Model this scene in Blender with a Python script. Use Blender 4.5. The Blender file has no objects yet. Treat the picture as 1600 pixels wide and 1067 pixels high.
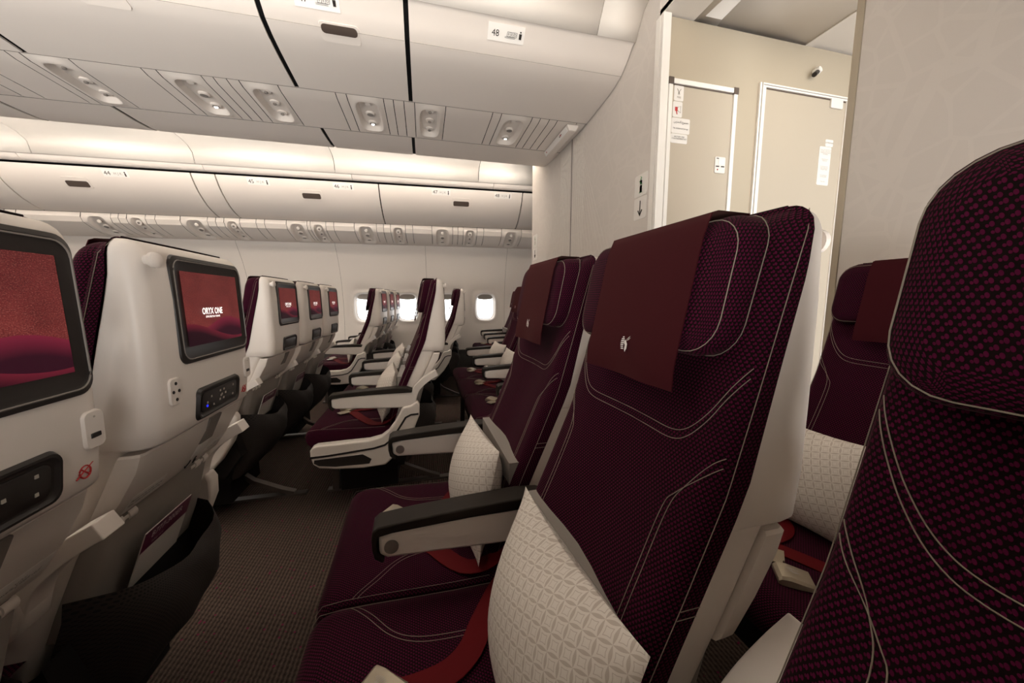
import bpy, math, random
from mathutils import Vector, Matrix
random.seed(7)
S = bpy.context.scene
COL = S.collection
H = 1.05                       # eye height above the cabin floor; heights below are written relative to it
R = math.radians

# ------------------------------------------------------------------ materials
MATS = {}
def new_mat(name):
    m = bpy.data.materials.new(name); m.use_nodes = True
    nt = m.node_tree; b = nt.nodes['Principled BSDF']
    return m, nt, b
def plain(name, col, rough=.5, spec=.5, metal=0., bump=0., bscale=300., var=0.):
    m, nt, b = new_mat(name)
    b.inputs['Base Color'].default_value = (*col, 1)
    b.inputs['Roughness'].default_value = rough
    b.inputs['Metallic'].default_value = metal
    b.inputs['Specular IOR Level'].default_value = spec
    tc = nt.nodes.new('ShaderNodeTexCoord'); nz = nt.nodes.new('ShaderNodeTexNoise')
    nz.inputs['Scale'].default_value = bscale; nz.inputs['Detail'].default_value = 3
    nt.links.new(tc.outputs['Object'], nz.inputs['Vector'])
    if bump:
        bp = nt.nodes.new('ShaderNodeBump'); bp.inputs['Strength'].default_value = bump; bp.inputs['Distance'].default_value = .001
        nt.links.new(nz.outputs['Fac'], bp.inputs['Height']); nt.links.new(bp.outputs['Normal'], b.inputs['Normal'])
    if var:
        mx = nt.nodes.new('ShaderNodeMix'); mx.data_type = 'RGBA'
        mx.inputs[6].default_value = (*[c*(1-var) for c in col], 1); mx.inputs[7].default_value = (*[min(1, c*(1+var)) for c in col], 1)
        nt.links.new(nz.outputs['Fac'], mx.inputs[0]); nt.links.new(mx.outputs[2], b.inputs['Base Color'])
    MATS[name] = m
    return m
def emis(name, col, st):
    m, nt, b = new_mat(name)
    b.inputs['Base Color'].default_value = (*col, 1)
    b.inputs['Emission Color'].default_value = (*col, 1); b.inputs['Emission Strength'].default_value = st
    MATS[name] = m
    return m
class N:                        # tiny node-expression helper
    def __init__(s, nt): s.nt = nt
    def val(s, i, v):
        if isinstance(v, (int, float)): i.default_value = v
        else: s.nt.links.new(v, i)
    def m(s, op, a, b=0., c=0.):
        n = s.nt.nodes.new('ShaderNodeMath'); n.operation = op
        s.val(n.inputs[0], a); s.val(n.inputs[1], b); s.val(n.inputs[2], c)
        return n.outputs[0]
    def mix(s, f, a, b):
        n = s.nt.nodes.new('ShaderNodeMix'); n.data_type = 'RGBA'
        s.val(n.inputs[0], f)
        for i, v in ((6, a), (7, b)):
            if isinstance(v, tuple): n.inputs[i].default_value = (*v, 1)
            else: s.nt.links.new(v, n.inputs[i])
        return n.outputs[2]
    def uv(s, kind='UV'):
        t = s.nt.nodes.new('ShaderNodeTexCoord'); sp = s.nt.nodes.new('ShaderNodeSeparateXYZ')
        s.nt.links.new(t.outputs[kind], sp.inputs[0]); return t.outputs[kind], sp.outputs[0], sp.outputs[1], sp.outputs[2]
    def noise(s, vec, scale, detail=2, rough=.5):
        n = s.nt.nodes.new('ShaderNodeTexNoise'); n.inputs['Scale'].default_value = scale; n.inputs['Detail'].default_value = detail
        n.inputs['Roughness'].default_value = rough
        s.nt.links.new(vec, n.inputs['Vector']); return n.outputs['Fac']
    def bump(s, h, bsdf, st=.5, dist=.001):
        n = s.nt.nodes.new('ShaderNodeBump'); n.inputs['Strength'].default_value = st; n.inputs['Distance'].default_value = dist
        s.nt.links.new(h, n.inputs['Height']); s.nt.links.new(n.outputs['Normal'], bsdf.inputs['Normal'])

PLASTIC = plain('white_plastic', (.70, .64, .585), .42, .4)
PANEL = plain('bin_panel', (.70, .64, .585), .5, .3, bump=.08, bscale=500)
CEIL = plain('ceiling_white', (.74, .69, .63), .55, .2)
WALLP = plain('sidewall', (.70, .65, .60), .5, .3, bump=.05, bscale=300)
DADO = plain('dado_grey', (.055, .05, .046), .7, .2, var=.2, bscale=40)
BLACK = plain('gap_black', (.004, .004, .004), .8, .1)
PAD = plain('armrest_pad', (.019, .014, .010), .55, .2)
DARK = plain('dark_plastic', (.02, .016, .014), .4, .4)
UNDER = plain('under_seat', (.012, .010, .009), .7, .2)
METAL = plain('seat_leg_metal', (.13, .11, .095), .38, .5, metal=.6)
STEEL = plain('bolt_metal', (.30, .27, .25), .35, .5, metal=.8)
BUCKLE = plain('buckle_metal', (.42, .36, .27), .33, .5, metal=.55)
TAN = plain('lavatory_tan', (.44, .38, .29), .6, .2, bump=.1, bscale=900, var=.02)
DOORT = plain('door_tan', (.48, .42, .335), .55, .25)
TRIM = plain('white_trim', (.82, .79, .74), .35, .5)
BROWN = plain('brown_cap', (.10, .075, .06), .5, .3)
LATCHD = plain('latch_brown', (.075, .055, .045), .45, .4)
STICK = plain('sticker', (.76, .73, .69), .5, .3)
INK = plain('ink_black', (.03, .025, .022), .6, .2)
INKL = plain('ink_pale', (.30, .27, .23), .6, .2)
RED = plain('ink_red', (.45, .03, .03), .5, .3)
GREEN = plain('ink_green', (.08, .38, .12), .5, .3)
CARDP = plain('card_purple', (.12, .012, .05), .35, .5)
CARDW = plain('card_white', (.6, .56, .52), .4, .4)
THREAD = plain('thread', (.27, .23, .185), .8, .1)
PIPE = plain('piping', (.018, .010, .010), .8, .1)
BELT = plain('belt_red', (.105, .005, .007), .7, .1, bump=.3, bscale=900)
GREYL = plain('latch_grey', (.20, .175, .155), .4, .4)
GREYB = plain('seat_back_grey', (.27, .24, .215), .5, .3)
RUBBER = plain('seam_line', (.42, .38, .34), .7, .1)
SHADE = plain('window_shade', (.30, .27, .24), .5, .3)
TEXTW = emis('screen_text', (1, .95, .9), .9)
LAMPON = emis('lamp_lens', (1, .93, .82), 9)
BLUE = emis('button_blue', (.02, .03, .9), .8)
KEYS = plain('button_keys', (.42, .38, .33), .5, .3)

def fabric():
    m, nt, b = new_mat('purple_weave'); n = N(nt)
    _, u, v, _z = n.uv()
    row = n.m('FLOOR', n.m('DIVIDE', v, .0042))
    uu = n.m('ADD', n.m('DIVIDE', u, .0060), n.m('MULTIPLY', row, .5))
    fx = n.m('SUBTRACT', n.m('FRACT', uu), .5)
    fy = n.m('SUBTRACT', n.m('FRACT', n.m('DIVIDE', v, .0042)), .5)
    # two slanted stitches per cell
    def blob(cx, cy, ax, ay, sl):
        dx = n.m('SUBTRACT', n.m('SUBTRACT', fx, cx), n.m('MULTIPLY', fy, sl)); dy = n.m('SUBTRACT', fy, cy)
        d = n.m('ADD', n.m('POWER', n.m('ABSOLUTE', n.m('DIVIDE', dx, ax)), 2.), n.m('POWER', n.m('ABSOLUTE', n.m('DIVIDE', dy, ay)), 2.))
        return n.m('SUBTRACT', 1., n.m('SMOOTH_MIN', d, 1., .2))
    a = n.m('MULTIPLY', n.m('MAXIMUM', blob(-.10, .03, .20, .44, .18), blob(.22, -.18, .15, .27, .18)), 3.)
    a = n.m('MINIMUM', a, 1.)
    col = n.mix(a, (.0075, .0032, .0034), (.074, .004, .027))
    nt.links.new(col, b.inputs['Base Color'])
    b.inputs['Roughness'].default_value = .9; b.inputs['Specular IOR Level'].default_value = .07
    b.inputs['Sheen Weight'].default_value = .05; b.inputs['Sheen Roughness'].default_value = .4
    b.inputs['Sheen Tint'].default_value = (.9, .55, .5, 1)
    n.bump(a, b, .35, .0006)
    return m
FABRIC = fabric()
def cover():
    m, nt, b = new_mat('maroon_cloth'); n = N(nt)
    t, u, v, _z = n.uv('Object')
    f = n.noise(t, 700, 2)
    nt.links.new(n.mix(f, (.033, .0036, .0060), (.044, .0050, .0082)), b.inputs['Base Color'])
    b.inputs['Roughness'].default_value = .9; b.inputs['Specular IOR Level'].default_value = .08
    b.inputs['Sheen Weight'].default_value = .05; b.inputs['Sheen Tint'].default_value = (1, .5, .4, 1)
    n.bump(f, b, .15, .0004)
    return m
COVER = cover()
def carpet():
    m, nt, b = new_mat('ribbed_carpet'); n = N(nt)
    t, x, y, _z = n.uv('Object')
    jit = n.m('MULTIPLY', n.noise(t, 120, 3), .008)
    w = n.m('SINE', n.m('MULTIPLY', n.m('ADD', x, jit), 2*math.pi/.013))
    w2 = n.m('SINE', n.m('MULTIPLY', n.m('ADD', y, n.m('MULTIPLY', n.m('FLOOR', n.m('DIVIDE', x, .013)), .0053)), 2*math.pi/.018))
    hgt = n.m('ADD', n.m('MULTIPLY', w, .5), n.m('MULTIPLY', w2, .16))
    f = n.m('MULTIPLY_ADD', hgt, .5, .5)
    f2 = n.m('MULTIPLY', f, n.noise(t, 420, 2))
    base = n.mix(n.m('MULTIPLY', f2, 1.7), (.012, .009, .008), (.150, .108, .086))
    vo = nt.nodes.new('ShaderNodeTexVoronoi'); vo.inputs['Scale'].default_value = 60; nt.links.new(t, vo.inputs['Vector'])
    fl = n.m('MULTIPLY', n.m('LESS_THAN', vo.outputs['Distance'], .22), n.m('GREATER_THAN', n.noise(t, 37, 1), .58))
    nt.links.new(n.mix(fl, base, (.16, .015, .055)), b.inputs['Base Color'])
    b.inputs['Roughness'].default_value = .95; b.inputs['Specular IOR Level'].default_value = .05
    n.bump(hgt, b, .9, .002)
    return m
CARPET = carpet()
def pillowcase():
    m, nt, b = new_mat('pillow_tile_print'); n = N(nt)
    _, u, v, _z = n.uv()
    c = .0195
    px = n.m('SUBTRACT', n.m('FRACT', n.m('DIVIDE', u, c)), .5); py = n.m('SUBTRACT', n.m('FRACT', n.m('DIVIDE', v, c)), .5)
    ax, ay = n.m('ABSOLUTE', px), n.m('ABSOLUTE', py)
    def lens(e, t):
        w = n.m('MULTIPLY', n.m('COSINE', n.m('MULTIPLY', t, math.pi)), .115)
        return n.m('LESS_THAN', n.m('SUBTRACT', .5, e), w)
    l = n.m('MAXIMUM', lens(ay, px), lens(ax, py))
    mxx, mnn = n.m('MAXIMUM', ax, ay), n.m('MINIMUM', ax, ay)
    q = n.m('SUBTRACT', mxx, n.m('MULTIPLY', mnn, .16))          # star-sided square
    ring = n.m('MULTIPLY', n.m('GREATER_THAN', q, .185), n.m('LESS_THAN', q, .225))
    pat = n.m('MINIMUM', n.m('ADD', l, ring), 1.)
    nt.links.new(n.mix(pat, (.70, .65, .59), (.52, .46, .40)), b.inputs['Base Color'])
    b.inputs['Roughness'].default_value = .7; b.inputs['Specular IOR Level'].default_value = .2
    return m
PILLOW = pillowcase()
def meshnet():
    m, nt, b = new_mat('pocket_net'); n = N(nt)
    _, u, v, _z = n.uv()
    row = n.m('FLOOR', n.m('DIVIDE', v, .0045))
    fx = n.m('SUBTRACT', n.m('FRACT', n.m('ADD', n.m('DIVIDE', u, .0055), n.m('MULTIPLY', row, .5))), .5)
    fy = n.m('SUBTRACT', n.m('FRACT', n.m('DIVIDE', v, .0045)), .5)
    d = n.m('ADD', n.m('MULTIPLY', fx, fx), n.m('MULTIPLY', fy, fy))
    a = n.m('GREATER_THAN', d, .09)
    nt.links.new(n.mix(a, (.003, .002, .002), (.028, .020, .016)), b.inputs['Base Color'])
    b.inputs['Roughness'].default_value = .8
    n.bump(a, b, .5, .001)
    return m
NET = meshnet()
def screenmat():
    m, nt, b = new_mat('screen_dunes'); n = N(nt)
    t, u, v, _z = n.uv()          # u,v in 0..1 over the display
    k = n.noise(t, 110, 2, .9); neb = n.noise(t, 3.2, 4, .6)
    grad = n.m('SUBTRACT', 1.15, n.m('MULTIPLY', v, .45))
    sky = n.mix(n.m('MULTIPLY', neb, grad), (.10, .008, .012), (.62, .10, .085))
    sky = n.mix(n.m('MULTIPLY', n.m('GREATER_THAN', k, .60), .6), sky, (.85, .30, .22))
    sky = n.mix(n.m('MULTIPLY', n.m('LESS_THAN', k, .45), .5), sky, (.07, .006, .012))
    # dunes: two sine crests
    e1 = n.m('ADD', .17, n.m('MULTIPLY', n.m('SINE', n.m('MULTIPLY_ADD', u, 3.4, 1.6)), .13))
    e2 = n.m('ADD', .27, n.m('MULTIPLY', n.m('SINE', n.m('MULTIPLY_ADD', u, 5.2, -2.2)), .09))
    d2 = n.m('SUBTRACT', e2, v); d1 = n.m('SUBTRACT', e1, v)
    dune2 = n.mix(n.m('MINIMUM', n.m('MULTIPLY', n.m('MAXIMUM', d2, 0.), 6.), 1.), (.40, .03, .075), (.06, .006, .022))
    dune1 = n.mix(n.m('MINIMUM', n.m('MULTIPLY', n.m('MAXIMUM', d1, 0.), 9.), 1.), (.30, .022, .05), (.035, .005, .014))
    c = n.mix(n.m('GREATER_THAN', d2, 0.), sky, dune2); c = n.mix(n.m('GREATER_THAN', d1, 0.), c, dune1)
    nt.links.new(c, b.inputs['Emission Color']); b.inputs['Emission Strength'].default_value = .31
    b.inputs['Base Color'].default_value = (.01, .005, .005, 1); b.inputs['Roughness'].default_value = .6; b.inputs['Specular IOR Level'].default_value = .15
    return m
SCREEN = screenmat()
def patterned(name, c0, c1, scale):
    m, nt, b = new_mat(name); n = N(nt)
    t, x, y, z = n.uv('Object')
    vo = nt.nodes.new('ShaderNodeTexVoronoi'); vo.feature = 'DISTANCE_TO_EDGE'; vo.inputs['Scale'].default_value = scale
    nt.links.new(t, vo.inputs['Vector'])
    v2 = nt.nodes.new('ShaderNodeTexVoronoi'); v2.feature = 'DISTANCE_TO_EDGE'; v2.inputs['Scale'].default_value = scale*.6
    nt.links.new(t, v2.inputs['Vector'])
    e = n.m('MAXIMUM', n.m('LESS_THAN', vo.outputs['Distance'], .035), n.m('LESS_THAN', v2.outputs['Distance'], .03))
    nt.links.new(n.mix(e, c0, c1), b.inputs['Base Color'])
    b.inputs['Roughness'].default_value = .6; b.inputs['Specular IOR Level'].default_value = .25
    return m
BULK = patterned('bulkhead_lattice', (.63, .585, .54), (.648, .602, .555), 7.5)
LINEW = plain('bulkhead_line', (.70, .665, .61), .55, .2)
def panemat():
    m, nt, b = new_mat('window_pane')
    nt.nodes.remove(b); o = nt.nodes['Material Output']
    tr = nt.nodes.new('ShaderNodeBsdfTransparent'); gl = nt.nodes.new('ShaderNodeBsdfGlossy'); mx = nt.nodes.new('ShaderNodeMixShader')
    gl.inputs['Roughness'].default_value = .05; mx.inputs[0].default_value = .05
    nt.links.new(tr.outputs[0], mx.inputs[1]); nt.links.new(gl.outputs[0], mx.inputs[2]); nt.links.new(mx.outputs[0], o.inputs[0])
    return m
PANE = panemat()

# ------------------------------------------------------------------ mesh building
class MB:
    def __init__(s): s.v = []; s.f = []; s.uv = []
    def add(s, vs, fs, uvs=None):
        o = len(s.v); s.v += [tuple(v) for v in vs]
        for k, f in enumerate(fs):
            s.f.append([i+o for i in f])
            s.uv.append(uvs[k] if uvs else [None]*len(f))
        return s
    def box(s, x0, x1, y0, y1, z0, z1):
        v = [(x, y, z) for x in (x0, x1) for y in (y0, y1) for z in (z0, z1)]
        return s.add(v, [(0, 1, 3, 2), (4, 6, 7, 5), (0, 4, 5, 1), (2, 3, 7, 6), (0, 2, 6, 4), (1, 5, 7, 3)])
    def prism(s, prof, y0, y1):            # (x,z) polygon pushed along y
        n = len(prof); v = [(x, y0, z) for x, z in prof]+[(x, y1, z) for x, z in prof]
        a = sum(prof[i][0]*prof[(i+1) % n][1]-prof[(i+1) % n][0]*prof[i][1] for i in range(n))
        f = [list(range(n)), list(range(2*n-1, n-1, -1))]+[[i+n, (i+1) % n+n, (i+1) % n, i] for i in range(n)]
        if a < 0: f = [g[::-1] for g in f]
        return s.add(v, f)
    def prismx(s, prof, x0, x1):           # (y,z) polygon pushed along x
        n = len(prof); v = [(x0, y, z) for y, z in prof]+[(x1, y, z) for y, z in prof]
        a = sum(prof[i][0]*prof[(i+1) % n][1]-prof[(i+1) % n][0]*prof[i][1] for i in range(n))
        f = [list(range(n-1, -1, -1)), list(range(n, 2*n))]+[[i, (i+1) % n, (i+1) % n+n, i+n] for i in range(n)]
        if a < 0: f = [g[::-1] for g in f]
        return s.add(v, f)
    def sheet(s, prof, x0, x1, nx=1, fn=None):   # open (y,z) polyline pushed along x
        n = len(prof); v = []; f = []; uv = []
        for k in range(nx+1):
            x = x0+(x1-x0)*k/nx
            for y, z in prof: v.append(fn(x, y, z) if fn else (x, y, z))
        for k in range(nx):
            for i in range(n-1): f.append([k*n+i, k*n+i+1, (k+1)*n+i+1, (k+1)*n+i])
        return s.add(v, f)
    def rings(s, rs, cap0=True, cap1=True):
        n = len(rs[0]); v = [p for r in rs for p in r]; f = []
        for k in range(len(rs)-1):
            for i in range(n): f.append([k*n+i, k*n+(i+1) % n, (k+1)*n+(i+1) % n, (k+1)*n+i])
        if cap0: f.append(list(range(n-1, -1, -1)))
        if cap1: f.append([(len(rs)-1)*n+i for i in range(n)])
        return s.add(v, f)
    def tube(s, path, r, n=8, caps=True):
        path = [Vector(p) for p in path]; rs = []
        up = Vector((0, 0, 1)); 
        for i, p in enumerate(path):
            t = (path[min(i+1, len(path)-1)]-path[max(i-1, 0)])
            if t.length < 1e-9: t = Vector((1, 0, 0))
            t.normalize()
            a = t.cross(up)
            if a.length < .1: a = t.cross(Vector((0, 1, 0)))
            a.normalize(); b = t.cross(a)
            rs.append([tuple(p+a*(r*math.cos(2*math.pi*k/n))+b*(r*math.sin(2*math.pi*k/n))) for k in range(n)])
        return s.rings(rs, caps, caps)
    def band(s, path, nrm, w, t):           # flat strap along a path; nrm = side direction
        path = [Vector(p) for p in path]; rs = []
        for i, p in enumerate(path):
            d = (path[min(i+1, len(path)-1)]-path[max(i-1, 0)]).normalized()
            sd = Vector(nrm) if not callable(nrm) else nrm(d)
            sd = (sd-d*sd.dot(d)).normalized(); up = d.cross(sd)
            rs.append([tuple(p+sd*(a*w/2)+up*(b*t/2)) for a, b in ((-1, -1), (1, -1), (1, 1), (-1, 1))])
        return s.rings(rs)
    def disc(s, c, axis, r, h, n=20, r2=None):
        c = Vector(c); ax = Vector(axis).normalized(); a = ax.orthogonal().normalized(); b = ax.cross(a)
        r2 = r if r2 is None else r2
        return s.rings([[tuple(c+ax*hh+a*(rr*math.cos(2*math.pi*k/n))+b*(rr*math.sin(2*math.pi*k/n))) for k in range(n)]
                        for hh, rr in ((0, r), (h*.7, r), (h, r2*.8))])
    def mesh(s, name, mat, smooth=True, angle=35):
        me = bpy.data.meshes.new(name); me.from_pydata(s.v, [], s.f); me.materials.append(mat)
        if any(u[0] is not None for u in s.uv):
            l = me.uv_layers.new(name='UVMap'); k = 0
            for u in s.uv:
                for q in u:
                    l.data[k].uv = q if q is not None else (0, 0); k += 1
        me.update()
        if smooth:
            for p in me.polygons: p.use_smooth = True
            me.set_sharp_from_angle(angle=R(angle))
        return me

def rrect(w, h, r, n=5, cx=0., cy=0.):        # CCW rounded rectangle points
    P = []
    for sx, sy, a0 in ((1, 1, 0), (-1, 1, 90), (-1, -1, 180), (1, -1, 270)):
        for k in range(n+1):
            a = R(a0+90*k/n); P.append((cx+sx*(w/2-r)+r*math.cos(a), cy+sy*(h/2-r)+r*math.sin(a)))
    return P

def link(o, parent=None):
    COL.objects.link(o)
    if parent is not None: o.parent = parent
    return o
def tag(o, label=None, cat=None, group=None, kind=None):
    if label: o['label'] = label
    if cat: o['category'] = cat
    if group: o['group'] = group
    if kind: o['kind'] = kind
    return o
def thing(name, label, cat, loc=(0, 0, 0), rz=0., group=None, kind=None):
    o = bpy.data.objects.new(name, None); link(o); o.location = loc; o.rotation_euler = (0, 0, rz); o.empty_display_size = .1
    return tag(o, label, cat, group, kind)
def obj(name, me, parent=None, bevel=0., seg=2, label=None, loc=None, rot=None):
    o = bpy.data.objects.new(name, me); link(o, parent)
    if bevel:
        b = o.modifiers.new('b', 'BEVEL'); b.width = bevel; b.segments = seg; b.limit_method = 'ANGLE'; b.angle_limit = R(40)
        b.harden_normals = False
    if label: o['label'] = label
    if loc: o.location = loc
    if rot: o.rotation_euler = rot
    return o
CACHE = {}
def part(name, key, fn, parent, **k):        # part whose mesh data are shared by every copy of the seat
    if key not in CACHE: CACHE[key] = fn()
    return obj(name, CACHE[key], parent, **k)
def part_mesh(key, fn):
    if key not in CACHE: CACHE[key] = fn()
    return CACHE[key]
def struct(name, mb, mat, bevel=0., smooth=True, loc=None, rz=0., angle=35):
    o = obj(name, mb.mesh(name, mat, smooth, angle), None, bevel)
    if loc: o.location = loc
    o.rotation_euler = (0, 0, rz); o['kind'] = 'structure'
    return o

# --- text
TXT = {}
def text_mesh(body, mat, size=1., align='CENTER', ext=.0):
    key = (body, mat.name, align)
    if key not in TXT:
        cu = bpy.data.curves.new('t', 'FONT'); cu.body = body; cu.align_x = align; cu.align_y = 'CENTER'; cu.size = 1; cu.resolution_u = 2; cu.offset = .018 if mat.name == 'screen_text' else 0; cu.space_line = 1.0
        o = bpy.data.objects.new('t', cu); COL.objects.link(o)
        dg = bpy.context.evaluated_depsgraph_get(); dg.update()
        me = bpy.data.meshes.new_from_object(o.evaluated_get(dg)); me.materials.clear(); me.materials.append(mat)
        bpy.data.objects.remove(o); TXT[key] = me
    return TXT[key]
def text(body, mat, size, parent, pos, right, up, name='lettering', align='CENTER', sx=1.):
    o = bpy.data.objects.new(name, text_mesh(body, mat, 1., align)); link(o, parent)
    r, u = Vector(right).normalized(), Vector(up).normalized(); n = r.cross(u)
    M = Matrix((( r.x*size*sx, u.x*size, n.x*size, pos[0]), (r.y*size*sx, u.y*size, n.y*size, pos[1]), (r.z*size*sx, u.z*size, n.z*size, pos[2]), (0, 0, 0, 1)))
    o.matrix_local = M
    return o
ARB = {'ا': (0xFE8D, 0), 'أ': (0xFE83, 0), 'إ': (0xFE87, 0), 'ب': (0xFE8F, 1), 'ت': (0xFE95, 1), 'ث': (0xFE99, 1), 'ج': (0xFE9D, 1), 'ح': (0xFEA1, 1), 'د': (0xFEA9, 0),
       'ر': (0xFEAD, 0), 'ز': (0xFEAF, 0), 'س': (0xFEB1, 1), 'ص': (0xFEB9, 1), 'ط': (0xFEC1, 1), 'ع': (0xFEC9, 1), 'ق': (0xFED5, 1), 'ك': (0xFED9, 1), 'ل': (0xFEDD, 1), 'م': (0xFEE1, 1),
       'ن': (0xFEE5, 1), 'ه': (0xFEE9, 1), 'و': (0xFEED, 0), 'ي': (0xFEF1, 1), 'ء': (0xFE80, -1), 'ى': (0xFEEF, 0), 'ة': (0xFE93, 0), 'خ': (0xFEA5, 1)}
def arabic(s):
    out = []
    for w in s.split(' '):
        g = []
        for i, c in enumerate(w):
            code, dual = ARB[c]
            pv = i > 0 and ARB[w[i-1]][1] == 1 and dual >= 0
            nx = i < len(w)-1 and dual == 1 and ARB[w[i+1]][1] >= 0
            g.append(chr(code+(3 if pv and nx else 2 if nx else 1 if pv else 0)))
        out.append(''.join(g))
    return ' '.join(out)[::-1]

# oryx head emblem drawn in a unit square, as flat polygons (x right, y up)
def emblem_polys():
    P = []
    for k in range(7):            # arched stripes of the mane / neck
        y = .46-.13*k; w = .34*math.sqrt(max(.05, 1-(y/.52)**2))
        P.append([(-w-.12, y-.045), (-.08+.05*math.sin(k), y-.03), (-.08+.05*math.sin(k), y+.05), (-w-.10, y+.03)])
    P.append([(-.02, .22), (.10, .30), (.20, .16), (.30, .02), (.27, -.28), (.12, -.52), (.02, -.34), (.06, -.08), (-.04, .06)])   # face
    P.append([(.05, .26), (.12, .30), (.60, .62), (.42, .44)])                      # horns
    P.append([(.10, .20), (.15, .24), (.64, .50), (.45, .35)])
    return P
def emblem(size, mat, parent, pos, right, up, name='emblem'):
    key = ('emblem', mat.name)
    if key not in CACHE:
        mb = MB()
        for p in emblem_polys(): mb.add([(x, y, 0) for x, y in p], [list(range(len(p)))])
        CACHE[key] = mb.mesh('emblem', mat, False)
    o = bpy.data.objects.new(name, CACHE[key]); link(o, parent)
    r, u = Vector(right).normalized(), Vector(up).normalized(); n = r.cross(u)
    o.matrix_local = Matrix([[r[i]*size, u[i]*size, n[i]*size, pos[i]] for i in range(3)]+[[0, 0, 0, 1]])
    return o

def interp(tab, t):
    if (tab[0][0] < tab[-1][0]) is False: tab = tab[::-1]
    if t <= tab[0][0]: return tab[0][1]
    for (a, b), (c, d) in zip(tab, tab[1:]):
        if t <= c: return b+(d-b)*(t-a)/(c-a)
    return tab[-1][1]

# ------------------------------------------------------------------ the passenger seat
# local frame: x points aft, y towards the far windows, z up from the floor. (z, x) tables, z relative to eye height
F_ = [(.100, .052), (.085, .040), (.038, .027), (-.093, -.009), (-.212, -.043), (-.328, -.092), (-.422, -.134), (-.52, -.170), (-.63, -.20)]
B_ = [(.095, .064), (.03, .058), (-.078, .032), (-.2, .004), (-.245, -.013), (-.393, -.079), (-.5, -.125), (-.63, -.165)]
S_ = [(.105, .088), (.085, .096), (0, .101), (-.13, .102), (-.2, .101), (-.262, .094)]
L_ = [(-.25, .055), (-.36, .005), (-.45, -.040), (-.56, -.085), (-.66, -.12)]
HW = .19
ZT = .103
def fx(z): return interp(F_, z)
def bolster(y):                 # recess of the middle of the backrest
    a = abs(y)
    return .012*(.5+.5*math.cos(math.pi*min(1, a/.15)))*1.0
def front(y, z):
    return fx(z)+bolster(y)

def m_backrest():
    mb = MB(); zs = [-.64+.02*k for k in range(36)]; zs = [z for z in zs if z < ZT-.03]+[ZT-.03+.03*math.sin(R(a)) for a in (0, 25, 45, 62, 76, 90)]
    rf = .026; ts = [0, .02, .05, .1, .18, .3, .5, .7, .82, .9, .95, .98, 1]
    rows = []; uvr = []; al = 0; pz = None
    for z in zs:
        hw = HW-(0 if z < ZT-.03 else .03-math.sqrt(max(0, .03**2-(z-(ZT-.03))**2)))
        row = []; ur = []
        if pz: al += math.hypot(z-pz[0], fx(z)-pz[1])
        pz = (z, fx(z)); bx = interp(B_, z)
        top = .5*max(0, (z-(ZT-.03))/.03)**2*.03
        ys = [-hw, -hw]+[-hw+rf*(1-math.cos(R(a))) for a in (20, 45, 70)]+[(-hw+rf)+(2*(hw-rf))*t for t in [0, .08, .2, .35, .5, .65, .8, .92, 1]]+[hw-rf*(1-math.cos(R(a))) for a in (70, 45, 20)]+[hw, hw]
        for i, y in enumerate(ys):
            f0 = min(front(max(-hw+rf, min(hw-rf, y)), z)+top, bx-.001)
            if i == 0 or i == len(ys)-1: x = bx; u = y+math.copysign(bx-f0, y)
            else:
                e = hw-abs(y); x = f0
                if e < rf: x = f0+(rf-math.sqrt(max(0, rf**2-(rf-e)**2)))
                x = min(x, bx); u = y
            row.append((x, y, z+H)); ur.append((u, al))
        cu = [0]
        for q0, q1 in zip(row, row[1:]): cu.append(cu[-1]+math.hypot(q1[0]-q0[0], q1[1]-q0[1]))
        ur = [(c-cu[-1]/2, al) for c in cu]; rows.append(row)
        uvr.append(ur)
    n = len(rows[0]); v = [p for r in rows for p in r]; f = []; uv = []
    for j in range(len(rows)-1):
        for i in range(n-1):
            f.append([j*n+i, (j+1)*n+i, (j+1)*n+i+1, j*n+i+1]); uv.append([uvr[j][i], uvr[j+1][i], uvr[j+1][i+1], uvr[j][i+1]])
    # top strip back to the shell
    j = len(rows)-1; top = rows[j]
    bk = [(interp(B_, ZT)+.010, p[1]*.99, ZT+H-.004) for p in top]; o = len(v); v += bk
    for i in range(n-1):
        f.append([j*n+i, o+i, o+i+1, j*n+i+1]); uv.append([(top[i][1], al), (top[i][1], al+.03), (top[i+1][1], al+.03), (top[i+1][1], al)])
    mb.add(v, f, uv)
    return mb.mesh('backrest', FABRIC, True, 60)

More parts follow.
